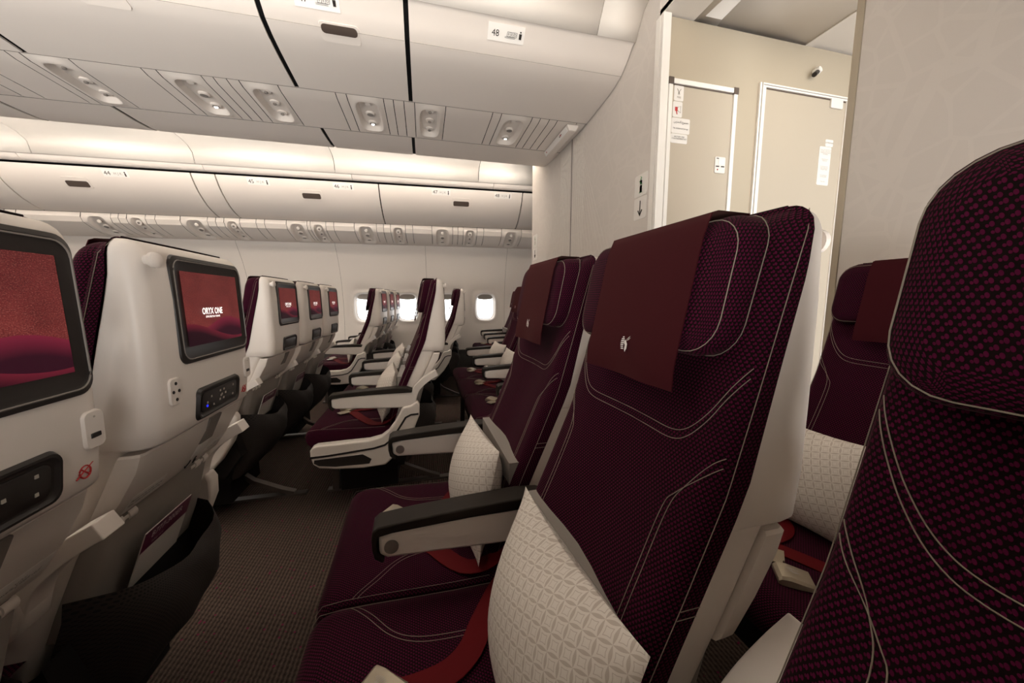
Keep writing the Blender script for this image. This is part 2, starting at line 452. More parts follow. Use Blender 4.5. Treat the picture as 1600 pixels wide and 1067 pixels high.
def smooth_path(pts, k=6):      # Catmull-Rom
    P = [pts[0]]+list(pts)+[pts[-1]]; out = []
    for i in range(1, len(P)-2):
        p0, p1, p2, p3 = [Vector(q) for q in P[i-1:i+3]]
        for j in range(k):
            t = j/k
            out.append(.5*((2*p1)+(-p0+p2)*t+(2*p0-5*p1+4*p2-p3)*t*t+(-p0+3*p1-3*p2+p3)*t**3))
    out.append(Vector(P[-2])); return out
def m_stitch():
    mb = MB(); r = .0005
    def on(y, z, o=.0004):
        rf = .026; e = HW-abs(y); x = front(max(-HW+rf, min(HW-rf, y)), z)
        if e < rf: x += rf-math.sqrt(max(0, rf**2-(rf-e)**2))
        return (x-o, y, z+H)
    for off in (0, .011):
        V = [(-.182, -.070), (-.172, -.095), (-.150, -.128), (-.105, -.158), (-.075, -.166), (-.02, -.166), (.05, -.160), (.09, -.15), (.12, -.12), (.14, -.075), (.15, -.03)]
        V = [(-.183, -.074), (-.170, -.098), (-.152, -.130), (-.130, -.155), (-.105, -.166), (-.06, -.169), (0, -.170), (.06, -.169), (.105, -.166), (.130, -.155), (.152, -.130), (.170, -.098), (.183, -.074)]
        V = [(y, z-off) for y, z in V]
        mb.tube([on(p.x, p.y) for p in smooth_path([(a, b, 0) for a, b in V])], r, 5)
    for s in (-1, 1):
        for off in (0, .011):
            P = [(.183, -.172), (.172, -.184), (.150, -.218), (.139, -.250), (.138, -.33), (.140, -.42), (.142, -.56)]
            P = [(y-(off*.8 if z < -.21 else 0), z-(off if z > -.23 else off*.3)) for y, z in P]
            mb.tube([on(s*p.x, p.y) for p in smooth_path([(a, b, 0) for a, b in P])], r, 5)
        # edge seam
        pts = []
        for k in range(40):
            z = ZT-.03-.018*k; pts.append((fx(z)+.017, s*(HW-.0006), z+H))
        pts = [(fx(ZT-.01)+.022, s*(HW-.012), ZT-.006+H)]+pts
        mb.tube(pts, r*1.1, 5)
        mb.tube([(fx(-.335)+.017, s*(HW+.0005), -.335+H), (interp(B_, -.335), s*(HW+.0005), -.335+H)], r, 5)
        mb.tube([(fx(-.345)+.017, s*(HW+.0005), -.345+H), (interp(B_, -.345), s*(HW+.0005), -.345+H)], r, 5)
    return mb.mesh('stitching', THREAD)
def m_piping():
    mb = MB(); P = [(-HW+.034, ZT+.0002), (0, ZT+.001), (HW-.034, ZT+.0002)]
    mb.tube([(interp(B_, min(p.y, .095))+.002, p.x, p.y+H) for p in smooth_path([(a, b, 0) for a, b in P], 4)], .0018, 6)
    return mb.mesh('piping', PIPE)

def pad_rings(w, h, r, cx, cz, surf, back, layers, n=6, centre=4):
    """rounded pad in the y-z plane: rings from back to front; surf(y,z)=front x, back(y,z)=rear x; layers=(inset, fraction)"""
    rs = []
    for inset, fr in layers:
        ring = []
        for y, z in rrect(w-2*inset, h-2*inset, max(.002, r-inset*.8), n, cx, cz):
            a, b = back(y, z), surf(y, z); ring.append((b*fr+a*(1-fr), y, z))
        rs.append(ring)
    last = rrect(w-2*layers[-1][0], h-2*layers[-1][0], max(.002, r-layers[-1][0]*.8), n, cx, cz)
    for c in range(1, centre):
        k = 1-c/centre
        rs.append([(surf(cx+(y-cx)*k, cz+(z-cz)*k), cx+(y-cx)*k, cz+(z-cz)*k) for y, z in last])
    return rs
HZ0, HZ1, HHW = -.068, .098, .171
def hfront(y, z):      # headrest front face
    return interp([(.100, -.004), (.06, -.014), (.0, -.026), (-.068, -.040)], z)+.008*(abs(y)/.178)**3
def hback(y, z): return fx(z)+.012
def m_headrest():
    mb = MB(); r = .04
    L = [(.004, 0), (0, .15), (0, .62), (.002, .75), (.006, .87), (.014, .96), (.026, 1.)]
    rs = pad_rings(2*HHW, HZ1-HZ0, r, .007, (HZ0+HZ1)/2, hfront, hback, L)
    n = len(rs[0]); v = [(x, y, z+H) for q in rs for x, y, z in q]; f = []; uv = []
    # uv: y/z of the front view pushed outwards on the sides
    cz = (HZ0+HZ1)/2
    def U(j, i):
        x, y, z = rs[j][i]; d = sum((Vector(rs[k][i])-Vector(rs[k+1][i])).length for k in range(j, 6)) if j < 6 else 0
        a = Vector((y, z-cz)); m = max(abs(a.x)/HHW, abs(a.y)/.084)
        dirv = Vector((1 if y > 0 else -1, 0)) if abs(a.x)/HHW > abs(a.y)/.084 else Vector((0, 1 if a.y > 0 else -1))
        return (y+dirv.x*d, z+dirv.y*d)
    for j in range(len(rs)-1):
        for i in range(n):
            k = (i+1) % n
            f.append([j*n+i, (j+1)*n+i, (j+1)*n+k, j*n+k]); uv.append([U(j, i), U(j+1, i), U(j+1, k), U(j, k)])
    f.append([(len(rs)-1)*n+i for i in range(n)][::-1]); uv.append([(rs[-1][i][1], rs[-1][i][2]) for i in range(n)][::-1])
    mb.add(v, f, uv)
    return mb.mesh('headrest', FABRIC, True, 60)
def m_headstitch():
    mb = MB(); cz = (HZ0+HZ1)/2
    for inset, fr in ((.0055, .875), (-.0006, .25)):
        pts = [(hback(y, z)*(1-fr)+hfront(y, z)*fr-.0005, y, z+H) for y, z in rrect(2*(HHW-inset), HZ1-HZ0-2*inset, .04, 6, .007, cz)]
        mb.tube(pts+[pts[0]], .0006, 5, False)
    return mb.mesh('headrest_stitching', THREAD)
def m_cover():
    # cloth: from behind the top, over the front, hanging free below the headrest
    y0, y1 = -.120, .094; mb = MB(); path = []
    path += [(hback(0, .09)-.006, .095), (hback(0, .1)-.012, .1035), (.006, .1045), (-.003, .1015), (-.008, .090), (-.0135, .075)]
    path += [(hfront(0, z)-.0032, z) for z in (.05, .02, -.01, -.04, -.066)]+[(-.0465, -.085), (-.0475, -.100), (-.048, -.112)]
    ny = 10; v = []; f = []; t = .0016
    for side in (0, 1):
        for j in range(ny+1):
            y = y0+(y1-y0)*j/ny
            for i, (x, z) in enumerate(path):
                w = .0025*math.sin(y*38+1)*(max(0, i-9)/4) if i > 9 else 0
                v.append((x+side*t+w, y, z+H))
    n = len(path); m = (ny+1)*n
    for j in range(ny):
        for i in range(n-1):
            q = [j*n+i, j*n+i+1, (j+1)*n+i+1, (j+1)*n+i]; f.append(q); f.append([m+a for a in q[::-1]])
    for i in range(n-1):
        f.append([i, m+i, m+i+1, i+1]); f.append([ny*n+i, ny*n+i+1, m+ny*n+i+1, m+ny*n+i])
    for j in range(ny):
        f.append([j*n, (j+1)*n, m+(j+1)*n, m+j*n]); f.append([j*n+n-1, m+j*n+n-1, m+(j+1)*n+n-1, (j+1)*n+n-1])
    mb.add(v, f); return mb.mesh('headrest_cover', COVER, True, 70)

def shell_ring(z, inset=0., hw=HW-.003, xf=None, xb=None, rb=.028, rf=.003, n=5):
    xf = interp(B_, z) if xf is None else xf; xb = (interp(S_, z) if xb is None else xb)-inset; hw -= inset
    rb = min(rb, max(.003, (xb-xf)*.9)); P = []
    for cx, cy, r, a0 in ((xb, hw, rb, 0), (xf, hw, rf, 90), (xf, -hw, rf, 180), (xb, -hw, rb, 270)):
        sx = 1 if cx == xb else -1; sy = 1 if cy > 0 else -1
        for k in range(n+1):
            a = R(a0+90*k/n); P.append((cx-sx*r+r*math.cos(a), cy-sy*r+r*math.sin(a), z+H))
    return P
def m_shell():
    mb = MB(); rs = [shell_ring(-.262, .012, xb=interp(S_, -.262)), shell_ring(-.26, .004), shell_ring(-.254, .0)]
    for z in (-.23, -.2, -.16, -.12, -.08, -.04, 0, .04, .06): rs.append(shell_ring(z))
    r = .026
    for a in (0, 20, 40, 58, 72, 84, 90):
        i = r*(1-math.cos(R(a))); z = ZT-.003-r+r*math.sin(R(a))
        rs.append(shell_ring(z, i*.9, xf=interp(B_, z), xb=interp(S_, min(z, .085))))
    mb.rings(rs); return mb.mesh('back_shell', PLASTIC, True, 50)
def m_lower():
    mb = MB(); rs = []
    for z in (-.66, -.6, -.55, -.5, -.45, -.4, -.36, -.3, -.25):
        rs.append(shell_ring(z, 0, HW-.006, interp(B_, z), interp(L_, z)-.004, .02))
    mb.rings(rs); return mb.mesh('lower_back', PLASTIC, True, 50)
def m_bezel():
    mb = MB(); w, h, r = .262, .196, .022; cy, cz = .030, -.022; x = .1
    def X(z): return interp(S_, z)
    rs = []
    for inset, d in ((-.008, -.004), (-.006, .0035), (0, .0055), (.002, .0040), (.004, .0030)):
        rs.append([(X(z)+d, y, z+H) for y, z in rrect(w-2*inset, h-2*inset, r, 6, cy, cz)])
    mb.rings(rs, False, True); return mb.mesh('screen_bezel', DARK, True, 30)
def m_display():
    cy, cz = .030, -.020; w, h = .222, .148; mb = MB()
    v = [(interp(S_, z)+.0040, y, z+H) for y, z in ((cy-w/2, cz-h/2), (cy+w/2, cz-h/2), (cy+w/2, cz+h/2), (cy-w/2, cz+h/2))]
    mb.add(v, [[0, 1, 2, 3]], [[(0, 0), (1, 0), (1, 1), (0, 1)]]); return mb.mesh('display', SCREEN, False)
def m_rimring():
    mb = MB(); cy, cz = .030, -.022
    pts = [(interp(S_, z)+.0056, y, z+H) for y, z in rrect(.262, .192, .021, 6, cy, cz)]
    mb.tube(pts+[pts[0]], .0012, 5, False); return mb.mesh('bezel_edge', GREYL)
def plate(cy, cz, w, h, r, d, mat, name, xfn=None, z0=0):
    xfn = xfn or (lambda z: interp(S_, z))
    mb = MB(); rs = []
    for inset, dd in ((-.001, -.002), (0, d*.6), (.0012, d)):
        rs.append([(xfn(z)+dd, y, z+H) for y, z in rrect(w-2*inset, h-2*inset, max(.0008, r-inset), 4, cy, cz)])
    mb.rings(rs, False, True); return mb.mesh(name, mat, True, 30)
def m_cradle():
    mb = MB(); cy, cz, w, h = .020, -.217, .172, .062; rs = []
    X = lambda z: interp(S_, z)
    for inset, d in ((-.004, -.002), (0, .006), (.003, .006), (.006, .0025), (.007, .0020)):
        rs.append([(X(z)+d, y, z+H) for y, z in rrect(w-2*inset, h-2*inset, .014, 5, cy, cz)])
    mb.rings(rs, False, True); return mb.mesh('handset_cradle', DARK, True, 30)
def m_handset():
    cy, cz = .020, -.217; mb = MB(); rs = []
    for inset, d in ((0, .001), (0, .0035), (.002, .0045)):
        rs.append([(interp(S_, z)+d, y, z+H) for y, z in rrect(.148-2*inset, .042-2*inset, .010, 5, cy, cz)])
    mb.rings(rs, False, True); return mb.mesh('handset', DARK, True, 30)
def m_keys():
    mb = MB(); cy, cz = .020, -.217; x = .1
    for y, z in [(.012, .012), (.012, -.008), (.004, .002), (-.004, .012), (-.004, -.008), (.020, .002), (.055, .012), (.055, -.01), (-.04, .008), (-.055, -.002), (-.03, -.012), (.0, .0)]:
        yy, zz = cy+y, cz+z; xx = interp(S_, zz)+.0046
        mb.box(xx-.001, xx+.0006, yy-.0022, yy+.0022, zz+H-.0022, zz+H+.0022)
    return mb.mesh('keys', KEYS, False)
def m_dots(pts, mat, name, r=.0025, xoff=.003):
    mb = MB()
    for y, z in pts: mb.disc((interp(S_, z)+xoff-.001, y, z+H), (1, 0, 0), r, .0016, 10)
    return mb.mesh(name, mat, False)
def m_hook():
    mb = MB(); y, z = -.158, .066
    mb.disc((.095, y, z+H), (1, -.15, 0), .009, .014, 14, .009); mb.disc((.107, y-.002, z+H), (1, -.15, 0), .0135, .008, 18)
    return mb.mesh('coat_hook', PLASTIC, True, 45)
TRAYX = [(-.262, .076), (-.30, .064), (-.35, .037), (-.39, .010), (-.440, -.02)]
def tx(z): return interp(TRAYX, z)
def m_tray():
    mb = MB(); y0, y1 = -.186, .186; rs = []
    def ring(z, ins=0.):
        xb = tx(z)-ins; xf = interp(L_, z)-.006
        return [(xf, y1-ins, z+H), (xf, y0+ins, z+H), (xb-.01, y0+ins, z+H), (xb-.003, y0+ins+.003, z+H), (xb, y0+ins+.012, z+H), (xb, y1-ins-.012, z+H), (xb-.003, y1-ins-.003, z+H), (xb-.01, y1-ins, z+H)]
    zs = [(-.398, .012), (-.395, .004), (-.388, 0), (-.375, 0), (-.35, 0), (-.30, 0), (-.272, 0), (-.268, .003)]
    mb.rings([ring(z, i)[::-1] for z, i in zs]); return mb.mesh('tray_table', PLASTIC, True, 30)
def tplate(cy, z0, z1, w, d, mat, name, r=.004):
    return plate(cy, (z0+z1)/2, w, z1-z0, r, d, mat, name, tx)
def m_seatcushion():
    mb = MB(); W = .229; zt = -.600
    prof = []                                   # side outline: (x, z, ) front roll + top + rear
    P = [(-.14, -.66), (-.50, -.69), (-.535, -.690), (-.552, -.672), (-.558, -.650), (-.553, -.626), (-.538, -.610), (-.515, -.603), (-.45, -.604), (-.35, -.609), (-.25, -.613), (-.12, -.612)]
    v = []; f = []; uv = []; ts = [-1, -.985, -.95, -.88, -.7, -.4, 0, .4, .7, .88, .95, .985, 1]; al = [0]
    for a, b in zip(P, P[1:]): al.append(al[-1]+math.dist(a, b))
    for t in ts:
        e = 1-abs(t); drop = .010*(1-min(1, e/.12))**2; infl = .008*math.cos(t*math.pi/2)
        for i, (x, z) in enumerate(P):
            top = z > -.64
            v.append((x+(drop*.8 if x < -.5 else 0), t*(W-(.0 if top else .004)), z+H-(drop if top else 0)+(infl*.5 if top and x > -.53 else 0)))
    n = len(P)
    for j in range(len(ts)-1):
        for i in range(n-1):
            f.append([j*n+i, (j+1)*n+i, (j+1)*n+i+1, j*n+i+1])
            uv.append([(ts[j]*W, al[i]), (ts[j+1]*W, al[i]), (ts[j+1]*W, al[i+1]), (ts[j]*W, al[i+1])])
    f.append(list(range(n))); uv.append([(P[i][0], P[i][1]) for i in range(n)])
    o = (len(ts)-1)*n; f.append([o+i for i in range(n)][::-1]); uv.append([(P[i][0], P[i][1]) for i in range(n)][::-1])
    mb.add(v, f, uv); return mb.mesh('seat_cushion', FABRIC, True, 55)
def ctop(x, y):
    t = abs(y)/.232; e = 1-t
    return interp([(-.515, -.603), (-.45, -.604), (-.35, -.609), (-.25, -.613), (-.12, -.612)], x)-.010*(1-min(1, e/.12))**2+.004*math.cos(t*math.pi/2)
def m_cstitch():
    mb = MB()
    def edge(s, y):
        pts = [(-.553, y*s, -.640+H), (-.5535, y*s, -.628+H), (-.540, y*s, -.610+H)]+[(x, s*y, ctop(x, y)+H+.0006) for x in (-.50, -.44, -.36, -.28, -.2)]
        mb.tube(pts, .0005, 5)
    for s in (-1, 1):
        edge(s, .222)
        for off in (0, .010):
            P = [(-.475-off, .222), (-.44-off, .19-off*.3), (-.40-off*.6, .145-off*.6), (-.36, .125-off), (-.30, .118-off), (-.2, .118-off)]
            mb.tube([(p.x, s*p.y, ctop(p.x, abs(p.y))+H+.0006) for p in smooth_path([(a, b, 0) for a, b in P])], .0005, 5)
    return mb.mesh('cushion_stitching', THREAD)
def m_pan():
    mb = MB(); mb.prism([(-.53, -.688+H), (-.10, -.655+H), (-.07, -.60+H), (-.05, -.70+H), (-.12, -.80+H), (-.46, -.80+H), (-.53, -.76+H)], -.222, .222)
    return mb.mesh('seat_pan', UNDER, False)
def m_legs(front_, rear_):
    out = []
    mb = MB(); mb.prism([(-.505, -.78+H), (-.470, -.78+H), (-.480, 0), (-.515, 0)], -.018, .018); out.append(mb.mesh('front_leg', METAL, False))
    mb = MB(); mb.band([(-.27, 0, -.78+H), (-.235, 0, -.82+H), (-.20, 0, -.885+H), (-.13, 0, -.95+H), (0, 0, -1.015+H), (.06, 0, .012)], (0, 1, 0), .034, .022)
    out.append(mb.mesh('rear_leg', METAL, True, 40)); return out
def m_track():
    mb = MB(); mb.box(-.54, .12, -.02, .02, .0, .012); return mb.mesh('floor_track', METAL, False)
def m_box():
    mb = MB(); mb.box(-.44, -.16, -.10, .20, -.98+H, -.80+H); return mb.mesh('equipment_box', UNDER, False)
def m_pocket():
    # dark net pocket hanging on the lower back, open bulging rim
    mb = MB(); W = .178; rows = []; uvr = []
    Z = [(-.555, .030), (-.57, .040), (-.60, .048), (-.64, .048), (-.69, .036), (-.74, .012), (-.79, -.03), (-.84, -.085)]
    ny = 16; al = 0; v = []; f = []; uv = []
    for j, (z, x) in enumerate(Z):
        if j: al += math.dist(Z[j-1], Z[j])
        for i in range(ny+1):
            t = -1+2*i/ny; e = math.sqrt(max(0, 1-abs(t)**3.2)); base = interp(L_, z) if z > -.66 else interp([(-.66, -.12), (-.83, -.13)], z)
            sag = -.022*math.cos(t*math.pi/2)*(1 if j == 0 else .6 if j == 1 else .2 if j == 2 else 0)+.022*(1-math.cos(t*math.pi/2))*(j == 0)
            wr = .004*math.sin(t*9+z*40)*e
            v.append((base+.016+(x-base-.016)*e+wr, t*W, z+H+sag+.01)); uvr.append((t*W, al))
    n = ny+1
    for j in range(len(Z)-1):
        for i in range(ny):
            q = [j*n+i, (j+1)*n+i, (j+1)*n+i+1, j*n+i+1]; f.append(q); uv.append([uvr[a] for a in q])
    mb.add(v, f, uv); me = mb.mesh('mesh_pocket', NET, True, 80); return me
def m_lowpanel():
    mb = MB(); v = [(-.14, -.66), (-.118, -.665), (-.10, -.76), (-.12, -.84), (-.16, -.84)]
    mb.prism([(x, z+H) for x, z in v], -.18, .18); return mb.mesh('kick_panel', UNDER, False)
def m_hinge():
    mb = MB()
    for k, (dy, r) in enumerate(((-.026, .009), (-.010, .012), (.010, .009), (.024, .012))):
        mb.disc((-.002, dy-.009, -.412+H), (0, 1, 0), r, .020, 14, r*1.25)
    return mb.mesh('tray_hinge', PLASTIC, True, 40)
def m_rearcover():
    mb = MB(); rs = []
    for z, x in ((-.60, -.06), (-.54, -.038), (-.48, -.022), (-.42, -.006), (-.385, -.006)):
        rs.append(shell_ring(z, 0, .17, -.14, x, .02))
    mb.rings(rs); return mb.mesh('rear_cover', GREYB, True, 50)

# armrest: local y=0 is its centre line
ARM_TOP = [(-.438, -.462), (-.436, -.444), (-.425, -.436), (-.36, -.430), (-.25, -.424), (-.14, -.420), (-.09, -.424), (-.065, -.434)]
def m_armpad():
    mb = MB(); P = ARM_TOP+[(-.068, -.446), (-.25, -.446), (-.40, -.452), (-.425, -.456), (-.430, -.470), (-.428, -.490), (-.415, -.507), (-.42, -.512), (-.434, -.500), (-.438, -.480)]
    mb.prism([(x, z+H) for x, z in P], -.0275, .0275); return mb.mesh('arm_pad', PAD, True, 40)
def m_armbody():
    mb = MB(); P = [(-.425, -.458), (-.40, -.454), (-.385, -.447), (-.25, -.447), (-.07, -.438), (-.05, -.452), (-.046, -.475), (-.052, -.50), (-.075, -.520), (-.20, -.516), (-.33, -.508), (-.41, -.504), (-.425, -.494)]
    mb.prism([(x, z+H) for x, z in P], -.024, .024); return mb.mesh('arm_body', PLASTIC, True, 40)
def m_bolt():
    mb = MB(); mb.disc((-.402, 0, -.480+H), (0, 1, 0), .0135, .005, 18)
    return mb.mesh('arm_bolt', STEEL, True, 40)
def m_armlink():
    mb = MB(); P = smooth_path([(.052, -.358, 0), (.040, -.364, 0), (.015, -.378, 0), (-.020, -.404, 0), (-.050, -.440, 0), (-.066, -.490, 0)], 4)
    mb.band([(p.x, 0, p.y+H) for p in P], (0, 1, 0), .044, .030); return mb.mesh('arm_link', PLASTIC, True, 40)
def m_fair():
    mb = MB(); P = [(-.525, -.690), (-.515, -.676), (-.498, -.668), (-.38, -.664), (-.27, -.662), (-.215, -.650), (-.180, -.625), (-.150, -.585), (-.122, -.532), (-.110, -.513), (-.075, -.508), (-.045, -.488), (-.034, -.51), (-.036, -.56), (-.06, -.62), (-.11, -.70), (-.165, -.76), (-.20, -.793), (-.30, -.798), (-.42, -.790), (-.49, -.778), (-.515, -.757), (-.525, -.72)]
    mb.prism([(x, z+H) for x, z in P], -.024, .020); return mb.mesh('side_fairing', PLASTIC, True, 40)
def m_fairline():
    mb = MB(); P = [(-.526, -.722), (-.45, -.720), (-.35, -.712), (-.25, -.704), (-.20, -.692), (-.168, -.668), (-.135, -.62), (-.10, -.565), (-.075, -.553), (-.04, -.551)]
    mb.band([(x, -.0245, z+H) for x, z in P], lambda d: Vector((0, 1, 0)), .003, .009); return mb.mesh('fairing_strip', DARK, True, 40)
def m_fairinset():
    mb = MB(); P = [(-.508, -.735), (-.30, -.728), (-.262, -.755), (-.272, -.776), (-.42, -.775), (-.49, -.764), (-.510, -.750)]
    mb.prism([(x, z+H) for x, z in P], -.0258, -.020); return mb.mesh('fairing_inset', DARK, True, 40)
def m_strap(kind):
    mb = MB(); z = lambda x, y: ctop(x, abs(y))+H+.0035
    if kind == 0:
        P = [(-.145, -.205, -.56+H), (-.19, -.198, -.600+H)]+[(x, y, z(x, y)) for x, y in ((-.253, -.190), (-.313, -.118), (-.355, -.050), (-.395, .02))]
    else:
        P = [(-.145, .205, -.56+H), (-.19, .190, -.600+H)]+[(x, y, z(x, y)+.003) for x, y in ((-.24, .122), (-.27, .072), (-.31, .042), (-.365, .03), (-.41, .03))]
    mb.band(smooth_path(P, 4), lambda d: Vector((-d.y, d.x, 0)), .044, .0018); return mb.mesh('belt_strap', BELT, True, 40)
def m_buckle():
    mb = MB(); rs = []
    for x, zz, h in ((-.030, .004, .010), (-.024, .002, .018), (-.008, .001, .021), (.012, .001, .017), (.028, .002, .013), (.034, .004, .010)):
        rs.append([(x, -.026, zz), (x, .026, zz), (x, .0265, zz+h*.7), (x, .022, zz+h), (x, -.022, zz+h), (x, -.0265, zz+h*.7)])
    mb.rings(rs); return mb.mesh('buckle', BUCKLE, True, 25)
def m_tongue():
    mb = MB(); mb.box(-.02, .02, -.022, .022, 0, .003); mb.box(-.034, -.018, -.018, .018, 0, .003); return mb.mesh('belt_tongue', BUCKLE, False)

def make_seat(label, loc, rz, group, back=True, near_arm=True, far_arm=False, fair=None, legs=None, belt=True, cover_=True, detail=2, net=True):
    t = thing('passenger_seat', label, 'airline seat', loc, rz, group)
    b = part('backrest', 'backrest', m_backrest, t)
    part('stitching', 'stitch', m_stitch, b); part('piping', 'piping', m_piping, b)
    h = part('headrest', 'headrest', m_headrest, t); part('stitching', 'hst', m_headstitch, h)
    if cover_:
        c = part('headrest_cover', 'cover', m_cover, t)
        emblem(.022, STICK, c, (-.0462, -.016, -.066+H), (0, -1, 0), (.1, 0, 1))
    part('back_shell', 'shell', m_shell, t)
    part('lower_back', 'lower', m_lower, t)
    part('coat_hook', 'hook', m_hook, t)
    if back:
        bz = part('screen_bezel', 'bezel', m_bezel, t)
        part('display', 'display', m_display, bz); part('bezel_edge', 'rim', m_rimring, bz)
        text('ORYX ONE', TEXTW, .0195, bz, (.1066, .014, -.026+H), (0, 1, 0), (0, 0, 1), sx=.82)
        text('EXPLORE PLAY SHARE', TEXTW, .0058, bz, (.1066, .014, -.0375+H), (0, 1, 0), (0, 0, 1))
        cr = part('handset_cradle', 'cradle', m_cradle, t); part('handset', 'handset', m_handset, cr)
        if detail > 1:
            part('keys', 'keys', m_keys, cr)
            part('blue_button', 'blue', lambda: m_dots([(-.036, -.226)], BLUE, 'blue_button', .0028, .0052), cr)
            j = part('audio_jack', 'jack', lambda: plate(-.134, -.170, .032, .050, .009, .0035, PLASTIC, 'audio_jack'), t)
            part('jack_hole', 'jackh', lambda: m_dots([(-.134, -.155), (-.134, -.185), (-.142, -.170), (-.126, -.170)], DARK, 'jack_hole', .0032, .0042), j)
            u = part('usb_port', 'usb', lambda: plate(.160, -.178, .032, .052, .009, .0035, PLASTIC, 'usb_port'), t)
            part('usb_slot', 'usbs', lambda: plate(.160, -.186, .017, .008, .0012, .0045, DARK, 'usb_slot'), u)
            part('usb_mark', 'usbm', lambda: m_dots([(.160, -.160)], KEYS, 'usb_mark', .0016, .0036), u)
            ic = part('warning_mark', 'icon', m_icon, t)
        tr = part('tray_table', 'tray', m_tray, t)
        part('tray_latch', 'tl', lambda: tplate(.052, -.332, -.272, .050, .004, GREYL, 'tray_latch', .002), tr, label='grey turning latch of the tray table')
        part('latch_recess', 'tlr', lambda: tplate(.052, -.366, -.333, .050, .0016, STICK, 'latch_recess', .008), tr)
        part('tray_sticker', 'ts', lambda: tplate(-.105, -.386, -.358, .098, .0006, STICK, 'tray_sticker', .001), tr)
        part('tray_sticker', 'ts2', lambda: tplate(.13, -.378, -.354, .085, .0006, STICK, 'tray_sticker', .001), tr)
        up = Vector((tx(-.355)-tx(-.385), 0, .03))
        if detail > 1:
            text('Please stow table during\ntaxi, take-off and landing', INK, .0088, tr, (tx(-.372)+.0012, -.105, -.372+H), (0, 1, 0), up)
            text(arabic('يرجى')+'\n'+arabic('أثناء الإقلاع والهبوط'), INK, .0075, tr, (tx(-.366)+.0012, .13, -.366+H), (0, 1, 0), up)
            part('seat_pictogram', 'pict', m_pict, tr)
        part('tray_hinge', 'hinge', m_hinge, t, loc=(-.012, -.125, 0)); part('tray_hinge', 'hinge', m_hinge, t, loc=(-.012, .125, 0))
        part('rear_cover', 'rc', m_rearcover, t)
        if net: part('mesh_pocket', 'pocket', m_pocket, t)
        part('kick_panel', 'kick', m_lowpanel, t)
    c = part('seat_cushion', 'cushion', m_seatcushion, t); part('stitching', 'cst', m_cstitch, c)
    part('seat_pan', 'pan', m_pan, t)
    if belt:
        part('belt_strap', 'strap0', lambda: m_strap(0), t); part('belt_strap', 'strap1', lambda: m_strap(1), t)
        a = part('buckle', 'buckle', m_buckle, t, loc=(-.415, .035, ctop(-.415, .03)+H+.001), rot=(0, 0, R(-38)))
        emblem(.024, KEYS, a, (0, 0, .0225), (-.3, -1, 0), (-1, .3, 0))
        part('belt_tongue', 'tongue', m_tongue, t, loc=(-.42, -.018, ctop(-.42, .0)+H+.008), rot=(0, 0, R(40)))
    for s, on in ((-1, near_arm), (1, far_arm)):
        if on:
            e = bpy.data.objects.new('armrest', None); link(e, t); e.location = (0, s*.235, 0); e.empty_display_size = .05
            part('arm_pad', 'armpad', m_armpad, e, bevel=.007, seg=3); part('arm_body', 'armbody', m_armbody, e, bevel=.006)
            if detail > 1:
                for yb in (-.0275, .0225): obj('arm_bolt', part_mesh('bolt', m_bolt), e, loc=(0, yb, 0))
            part('arm_link', 'alink', m_armlink, e, bevel=.012, seg=4)
    if fair:
        e = bpy.data.objects.new('aisle_fairing', None); link(e, t); e.location = (0, fair*.243, 0); e.empty_display_size = .05
        if fair > 0: e.rotation_euler = (0, 0, 0); e.scale = (1, -1, 1)
        part('side_fairing', 'fair', m_fair, e, bevel=.008, seg=3); part('fairing_strip', 'fairl', m_fairline, e); part('fairing_inset', 'fairi', m_fairinset, e)
    if legs is not None:
        if 'legs' not in CACHE: CACHE['legs'] = m_legs(1, 1)
        obj('front_leg', CACHE['legs'][0], t, loc=(0, legs, 0)); obj('rear_leg', CACHE['legs'][1], t, loc=(0, legs, 0))
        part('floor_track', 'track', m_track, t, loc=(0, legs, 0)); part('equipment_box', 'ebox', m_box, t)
    return t
def m_icon():
    mb = MB(); y, z = .145, -.232; X = interp(S_, z)+.0007
    pts = [(X, y+.0085*math.cos(R(a)), z+H+.0085*math.sin(R(a))) for a in range(0, 361, 20)]
    mb.tube(pts, .0011, 5, False); mb.tube([(X, y-.0065, z+H+.006), (X, y+.0065, z+H-.006)], .0011, 5); mb.tube([(X, y-.014, z+H-.006), (X, y+.013, z+H+.009)], .0009, 5)
    return mb.mesh('warning_mark', RED)
def m_pict():
    mb = MB()
    for y0, sgn in ((.03, 1), (.062, -1)):
        P = [(y0-.006*sgn, -.380), (y0+.001*sgn, -.387), (y0+.006*sgn, -.376), (y0+.004*sgn, -.370)]
        mb.tube([(tx(z)+.0014, y, z+H) for y, z in P], .0011, 5)
    return mb.mesh('seat_pictogram', INK)

